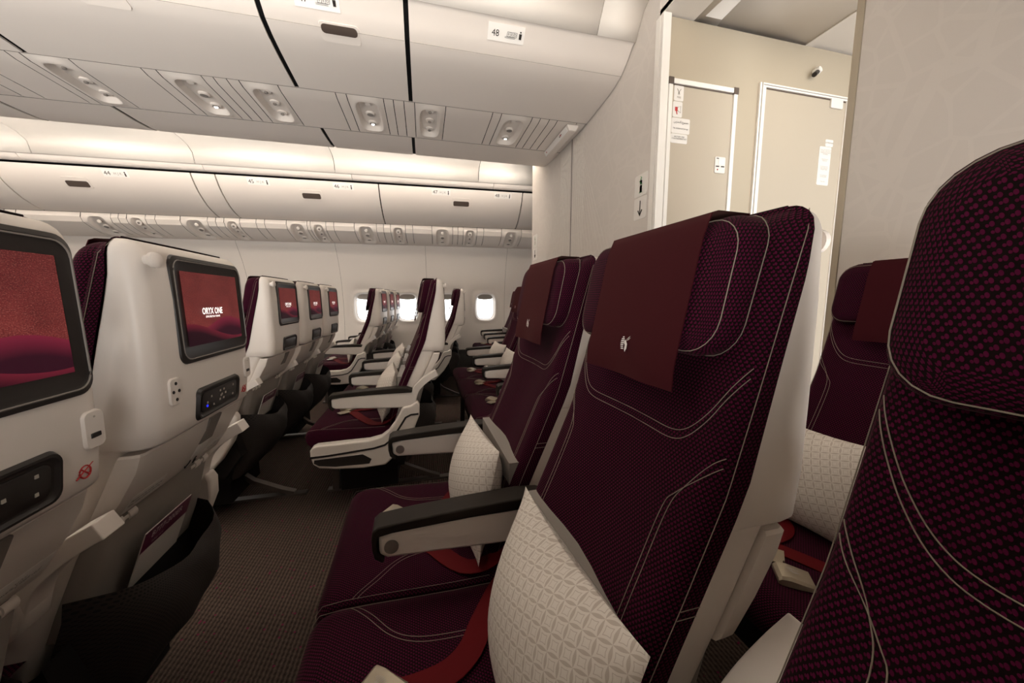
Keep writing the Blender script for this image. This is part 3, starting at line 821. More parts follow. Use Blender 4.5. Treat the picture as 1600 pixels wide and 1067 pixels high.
# ------------------------------------------------------------------ pillow
def m_pillow():
    mb = MB(); n = 22; w, h, t = .176, .130, .062
    def P(u, v, s):
        e = max(0, (1-abs(u)**2.2))*max(0, (1-abs(v)**2.2)); d = t*e**.72
        px = 1-.07*(1-abs(v)**1.5)*abs(u)**2; pz = 1-.09*(1-abs(u)**1.5)*abs(v)**2
        return (-s*d, u*w*px*1.0, v*h*pz)
    rot_ = lambda a, b: (a*math.cos(.35)-b*math.sin(.35)+.5, a*math.sin(.35)+b*math.cos(.35)+.5)
    for s in (1, -1):
        v = []; f = []; uv = []; 
        for j in range(n+1):
            for i in range(n+1):
                a = math.sin(math.pi/2*(-1+2*i/n)); b = math.sin(math.pi/2*(-1+2*j/n)); v.append(P(a, b, s))
        for j in range(n):
            for i in range(n):
                q = [j*(n+1)+i, j*(n+1)+i+1, (j+1)*(n+1)+i+1, (j+1)*(n+1)+i]
                if s > 0: q = q[::-1]
                f.append(q); uv.append([rot_(math.sin(math.pi/2*(-1+2*(a % (n+1))/n))*w*1.08, math.sin(math.pi/2*(-1+2*(a//(n+1))/n))*h*1.12) for a in q])
        mb.add(v, f, uv)
    return mb.mesh('pillow', PILLOW, True, 60)
PIL = m_pillow()
def pillow(seat, label, off=(-.200, -.02, -.478), rot=(0, 14, 4), scale=1., group='white patterned pillows on the seats'):
    o = bpy.data.objects.new('pillow', PIL); link(o)
    M = Matrix.LocRotScale(Vector((off[0], off[1], off[2]+H)), __import__('mathutils').Euler([R(a) for a in rot]), Vector((scale,)*3))
    o.matrix_world = Matrix.Translation(seat.location) @ Matrix.Rotation(seat.rotation_euler.z, 4, 'Z') @ M
    return tag(o, label, 'pillow', group)
def m_card():
    mb = MB(); mb.box(-.001, .001, -.075, .075, -.075, .045); return mb.mesh('safety_card', CARDW, False)
def card(seat, label, net=True):
    t = thing('safety_card', label, 'card', group='safety cards in the seat pockets')
    t.matrix_world = Matrix.Translation(seat.location) @ Matrix.Rotation(seat.rotation_euler.z, 4, 'Z') @ Matrix.LocRotScale(Vector((-.002, -.03, -.500+H)), __import__('mathutils').Euler((0, R(20), 0)), Vector((1, 1, 1)))
    part('card_sheet', 'card', m_card, t)
    if 'cardt' not in CACHE:
        mb = MB(); mb.box(.001, .0016, -.075, .075, .002, .045); CACHE['cardt'] = mb.mesh('card_band', CARDP, False)
    obj('card_band', CACHE['cardt'], t)
    text('B777-300ER', STICK, .020, t, (.0022, -.005, .030), (0, 1, 0), (0, 0, 1))
    text('Safety card', STICK, .008, t, (.0022, -.03, .012), (0, 1, 0), (0, 0, 1))
    return t

# ------------------------------------------------------------------ seat rows
TH = R(1.5)
def abc(x, y): return (x*math.cos(TH)-y*math.sin(TH), x*math.sin(TH)+y*math.cos(TH), 0)
G1 = 'maroon economy seats of the near block'; G2 = 'maroon economy seats of the centre block'; G3 = 'maroon economy seats by the far windows'
XL, XR, X48 = -.534, .345, 1.215
YR = (.000, .476, .942)
sA = make_seat('white seat back with star-speckled red screen cropped by the left picture edge', abc(XL, .449), TH, G1, legs=None)
sB = make_seat('white seat back with dune screen reading ORYX ONE and round coat hook, nearest complete one', abc(XL, .919), TH, G1, far_arm=True, fair=1, legs=-.02)
s1 = make_seat('closest purple woven seat filling the right picture edge', abc(XR, YR[0]), TH, G1, legs=None, cover_=True)
s2 = make_seat('large purple seat with red emblem cloth and pillow, aisle bulkhead behind its headrest', abc(XR, YR[1]), TH, G1)
s3 = make_seat('aisle seat just beyond the large front one, pillow tucked between two armrests', abc(XR, YR[2]), TH, G1, far_arm=True, fair=1, legs=.1)
s4 = make_seat('seat in the row behind, seen between the two biggest seats, with red cloth', abc(X48, .600), TH, G1, back=False, far_arm=True, fair=1)
CY = (1.995, 2.460, 2.925)
W1 = ('nearest to us', 'in the middle', 'farthest of the three')
c1 = [make_seat('centre-block seat back with lit red screen, front row, %s' % W1[i], (-.766, CY[i], 0), 0, G2, fair=-1 if i == 0 else None, legs=.05 if i in (0, 2) else None, far_arm=i == 2, detail=1) for i in range(3)]
c3 = [make_seat(('centre-block aisle seat in full side profile with curved white side fairing', 'middle centre-block seat behind the one in full side profile, small armrest tip showing', 'far centre-block seat of the row in side profile, armrest near the windows')[i], (0, CY[i], 0), 0, G2, fair=-1 if i == 0 else None, legs=.05 if i in (0, 2) else None, far_arm=i == 2, detail=1) for i in range(3)]
c4 = [make_seat('centre-block last-row purple seat cushion with belt, %s' % ('closest to the aisle', 'in the middle of its row', 'farthest from us')[i], (.79, CY[i], 0), 0, G2, back=False, fair=-1 if i == 0 else None, legs=.05 if i in (0, 2) else None, far_arm=i == 2, detail=1) for i in range(3)]
T3 = R(-4.3)
h = []
for k, (x0, dy) in enumerate(((-.49, 0), (.305, -.04), (1.11, -.08))):
    row = []
    for i in range(3):
        row.append(make_seat('%s, %s' % (('far window-side seat with tiny red screen on its back', 'far window-side seat seen between two cabin windows', 'far last-row seat, only its armrest showing under the last window')[k], ('nearest of its three', 'middle of its three', 'beside the wall')[i]),
                             (x0+.035*i, 3.80+.464*i+dy, 0), T3, G3, fair=-1 if i == 0 else None, legs=.05 if i == 0 else None, far_arm=i == 2, detail=1, belt=True))
    h.append(row)

pillow(s2, 'largest white tile-print pillow, leaning on the big front seat', (-.184, -.056, -.470), (-4, 16, 0), 1.03)
pillow(s3, 'white tile-print pillow between the two armrests of the second seat', (-.203, -.035, -.478), (-4, 12, 1), 1.0)
pillow(s4, 'white pillow in the gap between the two biggest seats', (-.205, .03, -.478), (0, 14, 6), 1.05)
for i, l in enumerate(('pillow crossing behind the armrest of the side-profile seat', 'middle pillow of the three behind the side-profile armrest', 'farthest pillow peeking over the side-profile row')):
    pillow(c3[i], l, (-.200, -.02, -.482), (0, 16, 6))
for i, l in enumerate(('pillow on the last centre row seat next to the aisle', 'pillow on the last centre row middle seat', 'small pillow tip on the last centre row, farthest seat')):
    pillow(c4[i], l, (-.205, -.0, -.485), (0, 16, 5), .95)
for i in range(2): pillow(h[0][i], ('small pillow under the screens of the far left window row', 'tiny pillow second in the far left window row')[i], (-.20, 0, -.49), (0, 16, 5), .95)
for i in range(3): pillow(h[1][i], ('sliver of pillow behind the tall white side-profile seat, nearest', 'sliver of pillow behind the tall side-profile seat, middle', 'sliver of pillow behind the tall side-profile seat, farthest')[i], (-.205, 0, -.49), (0, 16, 5), .9)
pillow(h[2][0], 'tiny pillow by the armrests under the last window', (-.20, 0, -.49), (0, 16, 5), .95)
card(sB, 'purple and white safety card in the pocket of the nearest complete seat back')
for i in range(3): card(c1[i], 'small purple safety card in the centre front row pocket, %s' % W1[i])
for i in range(3): card(h[0][i], 'tiny purple safety card in the far window row pocket, %s' % W1[i])

# ------------------------------------------------------------------ cabin setting
XF, XB = -6.2, 3.2
fl = MB(); fl.box(XF, XB, -.6, 5.4, -.05, 0); struct('floor', fl, CARPET, smooth=False)
for nm, x in (('wall_front', XF), ('wall_aft', XB)):
    m = MB(); m.box(x-.04 if x < 0 else x, x if x < 0 else x+.04, -.6, 5.4, 0, 2.6); struct(nm, m, WALLP, smooth=False)

# centre overhead bins ------------------------------------------------
Z = lambda p: [(y, z+H) for y, z in p]
NEARF = [(1.75, 1.279), (1.768, 1.272), (1.815, 1.228), (1.87, 1.190), (1.94, 1.170), (2.032, 1.157), (2.16, 1.146), (2.292, 1.137)]
FARF = [(2.765, 1.137), (2.95, 1.140), (3.08, 1.148), (3.16, 1.166), (3.22, 1.20), (3.262, 1.24), (3.285, 1.28)]
BINX = [1.068, -.04, -.632, -1.765, -2.36, -3.50, -4.1, -5.2, XF]
for i in range(len(BINX)-1):
    x1, x0 = BINX[i], BINX[i+1]
    t = thing('overhead_bin', ['centre overhead bin marked 48, last before the bulkhead', 'short centre overhead bin with dark latch beside the bin marked 48', 'wide centre overhead bin at the top left, pale latch outline', 'centre overhead bin cropped at the left picture edge'][min(i, 3)], 'overhead bin', ((x0+x1)/2, 2.52, 1.14+H), 0, 'centre overhead bins')
    g = .011 if i else .002; L = (x1-x0)/2
    m = MB(); m.prismx([(y-2.52, z-1.14) for y, z in NEARF]+[(2.292-2.52, .05), (1.80-2.52, .20)], -L+.011, L-g); obj('bin_door', m.mesh('bin_door', PANEL, True, 50), t)
    m = MB(); m.prismx([(y-2.52, z-1.14) for y, z in FARF]+[(3.23-2.52, .20), (2.78-2.52, .05)], -L+.011, L-g); obj('bin_door', m.mesh('bin_door', PANEL, True, 50), t)
    m = MB(); m.prismx([(y-2.52+.004, z-1.14+.007) for y, z in NEARF]+[(2.30-2.52, .07), (2.76-2.52, .07)]+[(y-2.52-.004, z-1.14+.007) for y, z in FARF]+[(3.2-2.52, .26), (1.83-2.52, .26)], -L, L); obj('bin_body', m.mesh('bin_body', BLACK, False), t)
    m = MB(); m.band([(-L+.012, 1.869-2.52, .0475), (L-g-.002, 1.869-2.52, .0475)], (0, 1, -.4), .0018, .0016); obj('door_crease', m.mesh('door_crease', RUBBER, False), t)
    for y in (2.292, 2.7635):
        m = MB(); m.box(-L, L, y-2.5212, y-2.5188, -.0045, -.0018); obj('bin_seam', m.mesh('bin_seam', GREYL, False), t)
    if i in (1, 2, 3):       # latch
        cx = (-.330 if i == 1 else -1.20 if i == 2 else -2.05)-(x0+x1)/2
        def along(t):          # point and outward normal at arc distance t from the crease of the door
            k = 3; y, z = NEARF[k]; 
            while True:
                (ya, za), (yb, zb) = (NEARF[k], NEARF[k+1]) if t >= 0 else (NEARF[k], NEARF[k-1])
                l = math.hypot(yb-ya, zb-za)
                if abs(t) <= l or k in (0, len(NEARF)-2):
                    d = Vector(((yb-ya)/l, (zb-za)/l))*(1 if t >= 0 else -1); return Vector((ya, za))+d*t, Vector((d.y, -d.x))
                t -= math.copysign(l, t); k += 1 if t >= 0 else -1
        def surf(w, hh, d, mat, nm, c=0.):
            mb = MB(); rs = []
            for e, dd in ((-.002, -.004), (0, d), (.002, d)):
                ring = []
                for u, v in rrect(w-2*e, hh-2*e, min(.016, hh*.45), 5, 0, c):
                    p, nn = along(v); ring.append((cx+u, p.x-2.52+nn.x*dd, p.y-1.14+nn.y*dd))
                rs.append(ring)
            mb.rings(rs, False, True); return mb.mesh(nm, mat, True, 30)
        obj('latch_plate', surf(.165, .085, .004, PANEL, 'latch_plate', .020), t)
        if i == 1: obj('latch', surf(.148, .036, .0065, LATCHD, 'latch', .003), t, label='dark brown latch handle')
    if i in (0, 1):
        cx = (.415 if i == 0 else -.40)-(x0+x1)/2
        p = Vector((cx, 1.7915-2.52, 1.2495-1.14)); up = Vector((0, 1.768-1.815, 1.272-1.228)).normalized(); nn = Vector((1, 0, 0)).cross(up)
        m = MB(); q = [p+Vector((a*.088, 0, 0))+up*(b*.0385)+nn*.003 for a, b in ((-1, -1), (1, -1), (1, 1), (-1, 1))]
        q = [p+Vector((a*.088, 0, 0))+up*(b-.008)+nn*.002 for a, b in ((-1, -.030), (1, -.030), (1, .036), (-1, .036))]
        m.add([tuple(a) for a in q]+[tuple(a-nn*.004) for a in q], [[0, 1, 2, 3], [4, 7, 6, 5], [0, 4, 5, 1], [1, 5, 6, 2], [2, 6, 7, 3], [3, 7, 4, 0]]); pl = obj('row_placard', m.mesh('row_placard', STICK, False), t, label='white placard with row number')
        o_ = nn*.0035
        text('48' if i == 0 else '47', INK, .036, pl, p+o_+Vector((-.052, 0, 0))-up*.009, (1, 0, 0), up)
        mb = MB()
        for k in range(3):
            for a, b, c, d in ((0, 0, 1, 0), (1, 0, 1.15, 1), (1.15, 1, .15, 1), (.15, 1, 0, 0)):
                A_ = p+o_+Vector((.003+.0155*(k+a), 0, 0))+up*(-.014+.017*b); B__ = p+o_+Vector((.003+.0155*(k+c), 0, 0))+up*(-.014+.017*d); mb.tube([tuple(A_), tuple(B__)], .0007, 4)
            A_ = p+o_+Vector((-.006+.0165*k, 0, 0))-up*.020; mb.tube([tuple(A_), tuple(A_+Vector((.0165, 0, 0)))], .0007, 4); mb.tube([tuple(A_+up*.004), tuple(A_+up*.004+Vector((.0165, 0, 0)))], .0007, 4)
            text('FED'[k], INK, .014, pl, p+o_+Vector((.012+.0155*k, 0, 0))-up*.006, (1, 0, 0), up)
        hd = p+o_+Vector((.068, 0, 0))
        mb.disc(tuple(hd+up*.008), tuple(nn), .0035, .0004, 10); 
        for a, b in ((-.0045, .0), (.0045, 0), (0, 0)): mb.tube([tuple(hd+Vector((a, 0, 0))+up*.002), tuple(hd+Vector((a*.8, 0, 0))-up*.019)], .0022, 5)
        obj('pictogram', mb.mesh('pictogram', INK, False), pl)

# panels under the centre bins (x along the cabin from measured seams)
UNITS = {}
def unit_for(key, label, frame, xm, group):
    if key not in UNITS:
        UNITS[key] = thing('service_unit', label, 'service panel', frame(xm, .5, 0), 0, group)
    return UNITS[key]
def recess_panel(x0, x1, kind, t, frame, lit, name):
    """panel with oval tray; frame maps (x, s) with s in 0..1 across to a point; normal points down/inboard"""
    o = Vector(t.location); P = lambda x, s, d: tuple(Vector(frame(x, s, d))-o)
    g = .0022; X0, X1 = x0+g, x1-g
    if kind == 'blank':
        mb = MB(); v = []; ns = 8
        for s in range(ns+1):
            for x in (X0, X1): v.append(P(x, .008+.984*s/ns, 0))
        mb.add(v, [[2*s, 2*s+1, 2*s+3, 2*s+2] for s in range(ns)]); return obj(name, mb.mesh(name, PANEL), t)
    W = X1-X0; a = min(W*.34, .075); cx = (X0+X1)/2; N_ = 40; rs = []
    def sup(k, ra, rb, p=4.):
        th = 2*math.pi*k/N_+math.pi/4; c, s = math.cos(th), math.sin(th); r = (abs(c)**p+abs(s)**p)**(-1/p); return r*c*ra, r*s*rb
    outer = []
    for k in range(N_):
        th_ = 2*math.pi*k/N_+math.pi/4; c, s = math.cos(th_), math.sin(th_); m9 = max(abs(c), abs(s)); c, s = c/m9, s/m9; outer.append((cx+c*W/2, .5+s*.492))
    rs.append([P(x, s, 0) for x, s in outer])
    for ra, rb, d in ((1.28, .44, .001), (1.16, .415, .007), (1.05, .39, .006), (.93, .365, -.012), (.80, .34, -.026)):
        rs.append([P(cx+sup(k, a*ra, 1)[0], .5+sup(k, 1, rb)[1], d) for k in range(N_)])
    mb = MB(); mb.rings(rs, False, True); t = obj(name, mb.mesh(name, PANEL, True, 50), t)
    for j, s in enumerate((.24, .5, .76)):
        c0 = Vector(P(cx, s, -.024)); nn = (Vector(P(cx, s, .02))-c0).normalized()
        if kind == 'light':
            if j == 0:
                mb = MB(); mb.disc(tuple(c0), tuple(nn), .018, .010, 14); obj('call_button', mb.mesh('call_button', PLASTIC), t)
                continue
            mb = MB(); mb.disc(tuple(c0), tuple(nn), .027, .012, 20, .026); l = obj('reading_light', mb.mesh('reading_light', PLASTIC), t)
            mb = MB(); mb.disc(tuple(c0+nn*.0115), tuple(nn), .019, .003, 18); obj('light_rim', mb.mesh('light_rim', GREYL), t)
            if lit and j == 2:
                mb = MB(); mb.disc(tuple(c0+nn*.013), tuple(nn+Vector((0, -.2, 0))), .010, .003, 14); obj('lamp_lens', mb.mesh('lamp_lens', LAMPON), t)
        else:
            mb = MB(); mb.disc(tuple(c0), tuple(nn), .026, .010, 18, .022); l = obj('air_nozzle', mb.mesh('air_nozzle', PLASTIC), t)
            mb = MB(); mb.disc(tuple(c0+nn*.009), tuple(nn), .010, .009, 14); obj('nozzle_tip', mb.mesh('nozzle_tip', GREYL), t)
    return t
def f_centre(x, s, d):        # s: 0 near edge -> 1 far edge ; rounded rise at the near edge
    y = 2.296+(2.760-2.296)*s; z = 1.135+(.012*max(0, 1-s/.06)**2 if s < .06 else 0)
    return (x, y, z+H-d)
import numpy as np
def px_x(u):                  # seam position measured along the near edge of the under-bin panels -> metres
    return u
f_, a_, p_ = 556., R(13.85), R(6.8)
def ray_ratio(u, v):
    Rv = Vector((math.cos(a_), -math.sin(a_), 0)); Fv = Vector((math.sin(a_)*math.cos(p_), math.cos(a_)*math.cos(p_), -math.sin(p_))); Uv = Vector((math.sin(a_)*math.sin(p_), math.cos(a_)*math.sin(p_), math.cos(p_)))
    d = Rv*((u-800)/f_)+Fv+Uv*((533.5-v)/f_); return d.x/d.y
SEAMS = [(.7, 'slat'), (24, 'air'), (102, 'blank'), (216, 'slat'), (240, 'light'), (311, 'slat'), (330, 'slat'), (351, 'slat'), (370.5, 'air'), (432, 'blank'), (522.7, 'slat'), (539.7, 'light'), (598.5, 'slat'), (614, 'slat'), (630.7, 'slat'), (647.7, 'air'), (697, 'blank'), (771, 'slat'), (785, 'light'), (833.5, 'slat'), (846, 'slat'), (860, 'slat'), (872.5, 'exit'), (903, None)]
XS = [(2.292*ray_ratio(u, 79.5+.1265*u), k) for u, k in SEAMS]
pre = [(-3.55, 'light'), (-3.25, 'slat'), (-3.15, 'slat'), (-3.05, 'air'), (-2.80, 'blank'), (-2.52, 'slat'), (-2.42, 'light'), (-2.16, 'slat'), (-2.06, 'slat')]
XS = pre+[(XS[0][0], XS[0][1])]+XS[1:]
PN = {'air': 'air_panel', 'light': 'reading_light_panel', 'blank': 'filler_panel', 'slat': 'filler_slat'}
CB = [(-.04, 'under-bin service strip with reading lights, touching the centre bulkhead'), (-.64, 'short service strip under the centre bin with the dark latch'), (-1.75, 'long service strip under the wide centre bin at upper left'), (-9, 'service strip under the centre bins running off the left picture edge')]
for i in range(len(XS)-1):
    k = XS[i][1]; x0, x1 = XS[i][0], XS[i+1][0]
    if k == 'exit': k = 'slat'
    bi = next(j for j, q in enumerate(CB) if (x0+x1)/2 > q[0])
    t = unit_for(('c', bi), CB[bi][1], f_centre, [.5, -.34, -1.2, -2.4][bi], 'service strips under the centre bins')
    recess_panel(x0, x1, k if k in ('air', 'light') else 'blank', t, f_centre, True, PN[k])
recess_panel(XS[-1][0], 1.068, 'blank', UNITS[('c', 0)], f_centre, True, 'filler_panel')
# wall-like sign box under the end of the bins
t = thing('sign_box', 'long white sign box with small red and black pictograms under the last centre bin', 'sign', (.985, 2.52, 1.135+H))
m = MB(); m.prism([(-.045, 0), (-.045, -.012), (-.03, -.040), (.02, -.040), (.035, -.012), (.035, 0)], -.21, .26); obj('sign_body', m.mesh('sign_body', PLASTIC), t, bevel=.006)
m = MB(); m.prism([(-.0465, -.010), (-.032, -.0385), (-.0335, -.0392), (-.048, -.0105)], -.19, .24); f = obj('sign_face', m.mesh('sign_face', STICK, False), t)
m = MB()
for y, z in ((-.10, .0), (-.08, .004), (-.07, -.004)): m.disc((-.043, y, -.022+z), (-1, 0, -.5), .004, .0015, 10)
m.tube([(-.0435, -.085, -.018), (-.0410, -.070, -.026)], .0018, 5); obj('pictogram', m.mesh('pictogram', INK), f)
m = MB()
for y in (-.088, .20): m.disc((-.0425, y, -.024), (-1, 0, -.5), .005, .002, 10)
obj('red_symbol', m.mesh('red_symbol', RED), f)

# ceiling vaults
def yside(x): return 3.95-math.sin(R(2.4))*x
farprof = [(.0, 1.30), (.06, 1.36), (.2, 1.40), (.36, 1.405), (.55, 1.400), (.745, 1.389), (.876, 1.37), (.965, 1.326), (1.0, 1.234)]
def vault(name, x0, x1, prof, ya, yb):
    m = MB(); n = len(prof); v = []
    for x in (x0, x1):
        for s, z in prof: v.append((x, ya(x)+(yb(x)-ya(x))*s, z+H))
    m.add(v, [[i, i+1, n+i+1, n+i] for i in range(n-1)])
    o = struct(name, m, CEIL, angle=50)
    s_ = o.modifiers.new('s', 'SOLIDIFY'); s_.thickness = .008; s_.offset = 1 if True else 0
    return o
cx_ = [XF, -5.4, -4.4, -3.2, -2.0, -.81, .60, 1.30]
for i in range(len(cx_)-1): vault('ceiling', cx_[i]+.003, cx_[i+1]-.003, farprof, lambda x: 3.27, yside)
nearprof = [(0, 1.236), (.03, 1.33), (.10, 1.38), (.2, 1.40), (.5, 1.42), (.8, 1.42), (.90, 1.40), (.93, 1.384), (.965, 1.335), (1., 1.281)]
nx = [XF, -5.2, -3.8, -2.5, -1.3, -.1, .857, 1.07]
for i in range(len(nx)-1): vault('ceiling', nx[i]+.0015, nx[i+1]-.0015, nearprof, lambda x: .75, lambda x: 1.752)
m = MB(); m.box(XF, 1.3, -.6, 5.4, 1.46+H, 1.50+H); struct('ceiling', m, BLACK, smooth=False)

# far side bins, in their own frame turned by the taper of the hull
TF = R(-2.4)
def fr(x, y, z): return (x*math.cos(TF)-y*math.sin(TF), x*math.sin(TF)+y*math.cos(TF), z+H)
DOOR = [(4.020, 1.172), (4.030, 1.150), (4.071, 1.084), (4.12, 1.025), (4.181, .972), (4.24, .928), (4.305, .895), (4.37, .870), (4.425, .857)]
LIP = [(3.95, 1.234), (3.972, 1.205), (3.995, 1.190), (4.012, 1.188)]
def sideprism(t, name, prof, x0, x1, mat, mirror=False, angle=50, back=None, smooth=True):
    m = MB(); m.prismx(prof+(back or []), x0, x1); return obj(name, m.mesh(name, mat, smooth, angle), t)
BX = [(-6.0, -5.0), (-5.0, -3.9), (-3.9, -2.52), (-2.49, -2.26, 's'), (-2.26, -.60), (-.60, .955), (.955, 1.4, 'e')]
# measured door seams (frame x): -2.256 | -2.058 | -.588 | .937
BX = [(-6.1, -5.0), (-5.0, -3.75), (-3.75, -2.258), (-2.258, -2.058), (-2.058, -.588), (-.588, .937), (.937, 1.42)]
LBL = ['far wall bin out at the left picture edge', 'far wall bin behind the left seat tops', 'wide far wall bin marked 44', 'narrow plain strip between two far wall bins', 'far wall bin marked 45 and 46', 'far wall bin marked 47 and 48', 'last short far wall bin before the bulkhead']
for i, (x0, x1) in enumerate(BX):
    t = thing('overhead_bin', LBL[i], 'overhead bin', fr((x0+x1)/2, 4.3, 1.0), TF, 'far wall overhead bins')
    L = (x1-x0)/2; Q = [(y-4.3, z-1.0) for y, z in DOOR]
    sideprism(t, 'bin_door', Q, -L+(.006 if i else 0), L-.006, PANEL, back=[(4.45-4.3, -.10), (4.9-4.3, -.10), (4.9-4.3, .17)])
    sideprism(t, 'bin_body', [(4.045-4.3, .165), (4.11-4.3, .06), (4.30-4.3, -.08), (4.44-4.3, -.13), (4.9-4.3, -.1), (4.9-4.3, .2), (4.05-4.3, .2)], -L, L, BLACK, smooth=False)
    if i in (1, 2, 4, 5):
        cx = {1: -4.3, 2: -3.20, 4: -1.25, 5: .26}[i]-(x0+x1)/2
        d = Vector((4.071-4.12, 1.084-1.025)).normalized(); c0 = Vector((4.098-4.3, .052)); nn = Vector((-d.y, d.x)); nn = -nn if nn.y > 0 else nn
        for w, hh, dd, mat, nm, off in ((.20, .10, .003, PANEL, 'latch_plate', 0), (.17, .055, .005, LATCHD, 'latch', -.012)):
            mb = MB(); rs = []
            for e, q in ((-.001, -.003), (0, dd), (.002, dd)): rs.append([(cx+u, c0.x+d.x*(v+off)+nn.x*q, c0.y+d.y*(v+off)+nn.y*q) for u, v in rrect(w-2*e, hh-2*e, .014, 4)])
            mb.rings(rs, False, True); obj(nm, mb.mesh(nm, mat, True, 30), t)
    for num, xx in {1: [('42', -4.55), ('43', -3.95)], 2: [('44', -2.86)], 4: [('45', -1.70), ('46', -.93)], 5: [('47', .045), ('48', .715)]}.get(i, []):
        cx = xx-(x0+x1)/2; d = Vector((4.030-4.071, 1.150-1.084)).normalized(); c0 = Vector((4.043-4.3, .134)); nn = Vector((-abs(d.y), d.x*1.)); nn = Vector((-d.y, d.x)) if True else nn
        nn = nn if nn.x < 0 else -nn
        up = Vector((0, d.x, d.y)); n3 = Vector((0, nn.x, nn.y)); p = Vector((cx, c0.x, c0.y))+n3*.003
        q = [p+Vector((a*.098, 0, 0))+up*(b*.030) for a, b in ((-1, -1), (1, -1), (1, 1), (-1, 1))]
        mb = MB(); mb.add([tuple(a) for a in q]+[tuple(a-n3*.004) for a in q], [[0, 1, 2, 3], [4, 7, 6, 5], [0, 4, 5, 1], [1, 5, 6, 2], [2, 6, 7, 3], [3, 7, 4, 0]])
        pl = obj('row_placard', mb.mesh('row_placard', STICK, False), t)
        text(num, INK, .050, pl, p+n3*.001-Vector((.062, 0, 0)), (1, 0, 0), up); text('H J K', INKL, .030, pl, p+n3*.001+Vector((.018, 0, 0)), (1, 0, 0), up)
        mb = MB(); mb.disc(tuple(p+n3*.001+Vector((.075, 0, 0))+up*.014), tuple(n3), .006, .0005, 8); mb.tube([tuple(p+n3*.001+Vector((.075, 0, 0))+up*.006), tuple(p+n3*.001+Vector((.075, 0, 0))-up*.020)], .005, 5); obj('pictogram', mb.mesh('pictogram', INK, False), pl)
# lip rail above the far doors
lipx = [-6.1, -4.5, -3.49, -2.12, -.83, .60, 1.42]
for i in range(len(lipx)-1):
    t = thing('bin_rail', 'white rail section above the far wall bins, %s' % ['far left', 'second from the left', 'third from the left', 'fourth from the left', 'fifth from the left', 'beside the bulkhead'][i], 'rail', fr((lipx[i]+lipx[i+1])/2, 3.98, 1.2), TF, 'rail sections above the far bins')
    L = (lipx[i+1]-lipx[i])/2-.002
    m = MB(); m.prismx([(y-3.98, z-1.2) for y, z in LIP]+[(.04, .05), (-.02, .06)], -L, L); obj('rail_body', m.mesh('rail_body', PLASTIC, True, 50), t)
def f_side(x, s, d):
    P = [(4.425, .857), (4.412, .842), (4.408, .815), (4.433, .765), (4.524, .721), (4.621, .691), (4.76, .670)]
    T = [0, .05, .12, .25, .52, .74, 1]; k = max(j for j in range(6) if T[j] <= s+1e-9); w = (s-T[k])/(T[k+1]-T[k])
    y = P[k][0]+(P[k+1][0]-P[k][0])*w; z = P[k][1]+(P[k+1][1]-P[k][1])*w
    a, b = P[k], P[k+1]; l = math.hypot(b[0]-a[0], b[1]-a[1]); ny, nz = (b[1]-a[1])/l, -(b[0]-a[0])/l
    if s < .2: ny, nz = -.9, -.4
    return fr(x, y+ny*d, z+nz*d)
SX = []; x = -4.30
SD = [(-4.1, 'air'), (-3.88, 'slat'), (-3.76, 'blank'), (-3.45, 'light'), (-3.15, 'slat'), (-3.05, 'slat'), (-2.95, 'air'), (-2.73, 'slat'), (-2.62, 'blank'), (-2.606, 'light'), (-2.27, 'slat'), (-2.18, 'slat'), (-2.09, 'air'), (-1.90, 'slat'), (-1.80, 'blank')]
def fx_side(u, v):
    Rv = ray_ratio(u, v); t = math.atan(Rv)-TF*0; r = math.tan(math.atan(Rv)+TF); return 4.43*r
US = [(150, 0, 'air')]
def crop(u, x0, y0, v): return (x0+u/6.667, y0+v/6.667)
seam_px = [(crop(845, 0, 220, 735), 'light'), (crop(1160, 0, 220, 755), 'slat'), (crop(1240, 0, 220, 757), 'slat'), (crop(1325, 0, 220, 760), 'air'), (crop(1520, 0, 220, 768), 'slat'), (crop(22, 240, 240, 645), 'blank'), (crop(283, 240, 240, 655), 'light'), (crop(566, 240, 240, 668), 'slat'), (crop(652, 240, 240, 672), 'slat'), (crop(738, 240, 240, 677), 'air'), (crop(900, 240, 240, 683), 'slat'), (crop(1072, 240, 240, 688), 'slat'), (crop(1160, 240, 240, 690), 'blank'), (crop(1385, 240, 240, 697), 'light'), (crop(1600, 240, 240, 703), 'slat'),
           (crop(35, 480, 260, 572), 'air'), (crop(195, 480, 260, 577), 'slat'), (crop(278, 480, 260, 580), 'blank'), (crop(490, 480, 260, 588), 'light'), (crop(722, 480, 260, 597), 'slat'), (crop(795, 480, 260, 599), 'slat'), (crop(868, 480, 260, 602), 'air'), (crop(1022, 480, 260, 607), 'slat'), (crop(1098, 480, 260, 610), 'blank'), (crop(1298, 480, 260, 615), 'light'), (crop(1515, 480, 260, 622), 'slat'), (crop(1570, 480, 260, 624), 'slat'),
           (crop(425, 660, 260, 628), 'air'), (crop(567, 660, 260, 630), 'slat'), (crop(637, 660, 260, 633), 'blank'), (crop(823, 660, 260, 640), 'light'), (crop(1030, 660, 260, 650), 'blank')]
SX = [(fx_side(*q), k) for q, k in seam_px]
SX = [(-4.9, 'blank'), (-4.5, 'light'), (-4.15, 'slat'), (-4.06, 'slat'), (-3.97, 'blank')]+[s for s in SX if s[0] > -3.93]+[(1.42, None)]
SB = [(.937, 'small service strip under the last short far wall bin'), (-.588, 'far service strip under the wall bin marked 47 and 48'), (-2.258, 'far service strip under the wall bin marked 45 and 46'), (-9, 'far service strip under the wall bins left of the narrow plain strip')]
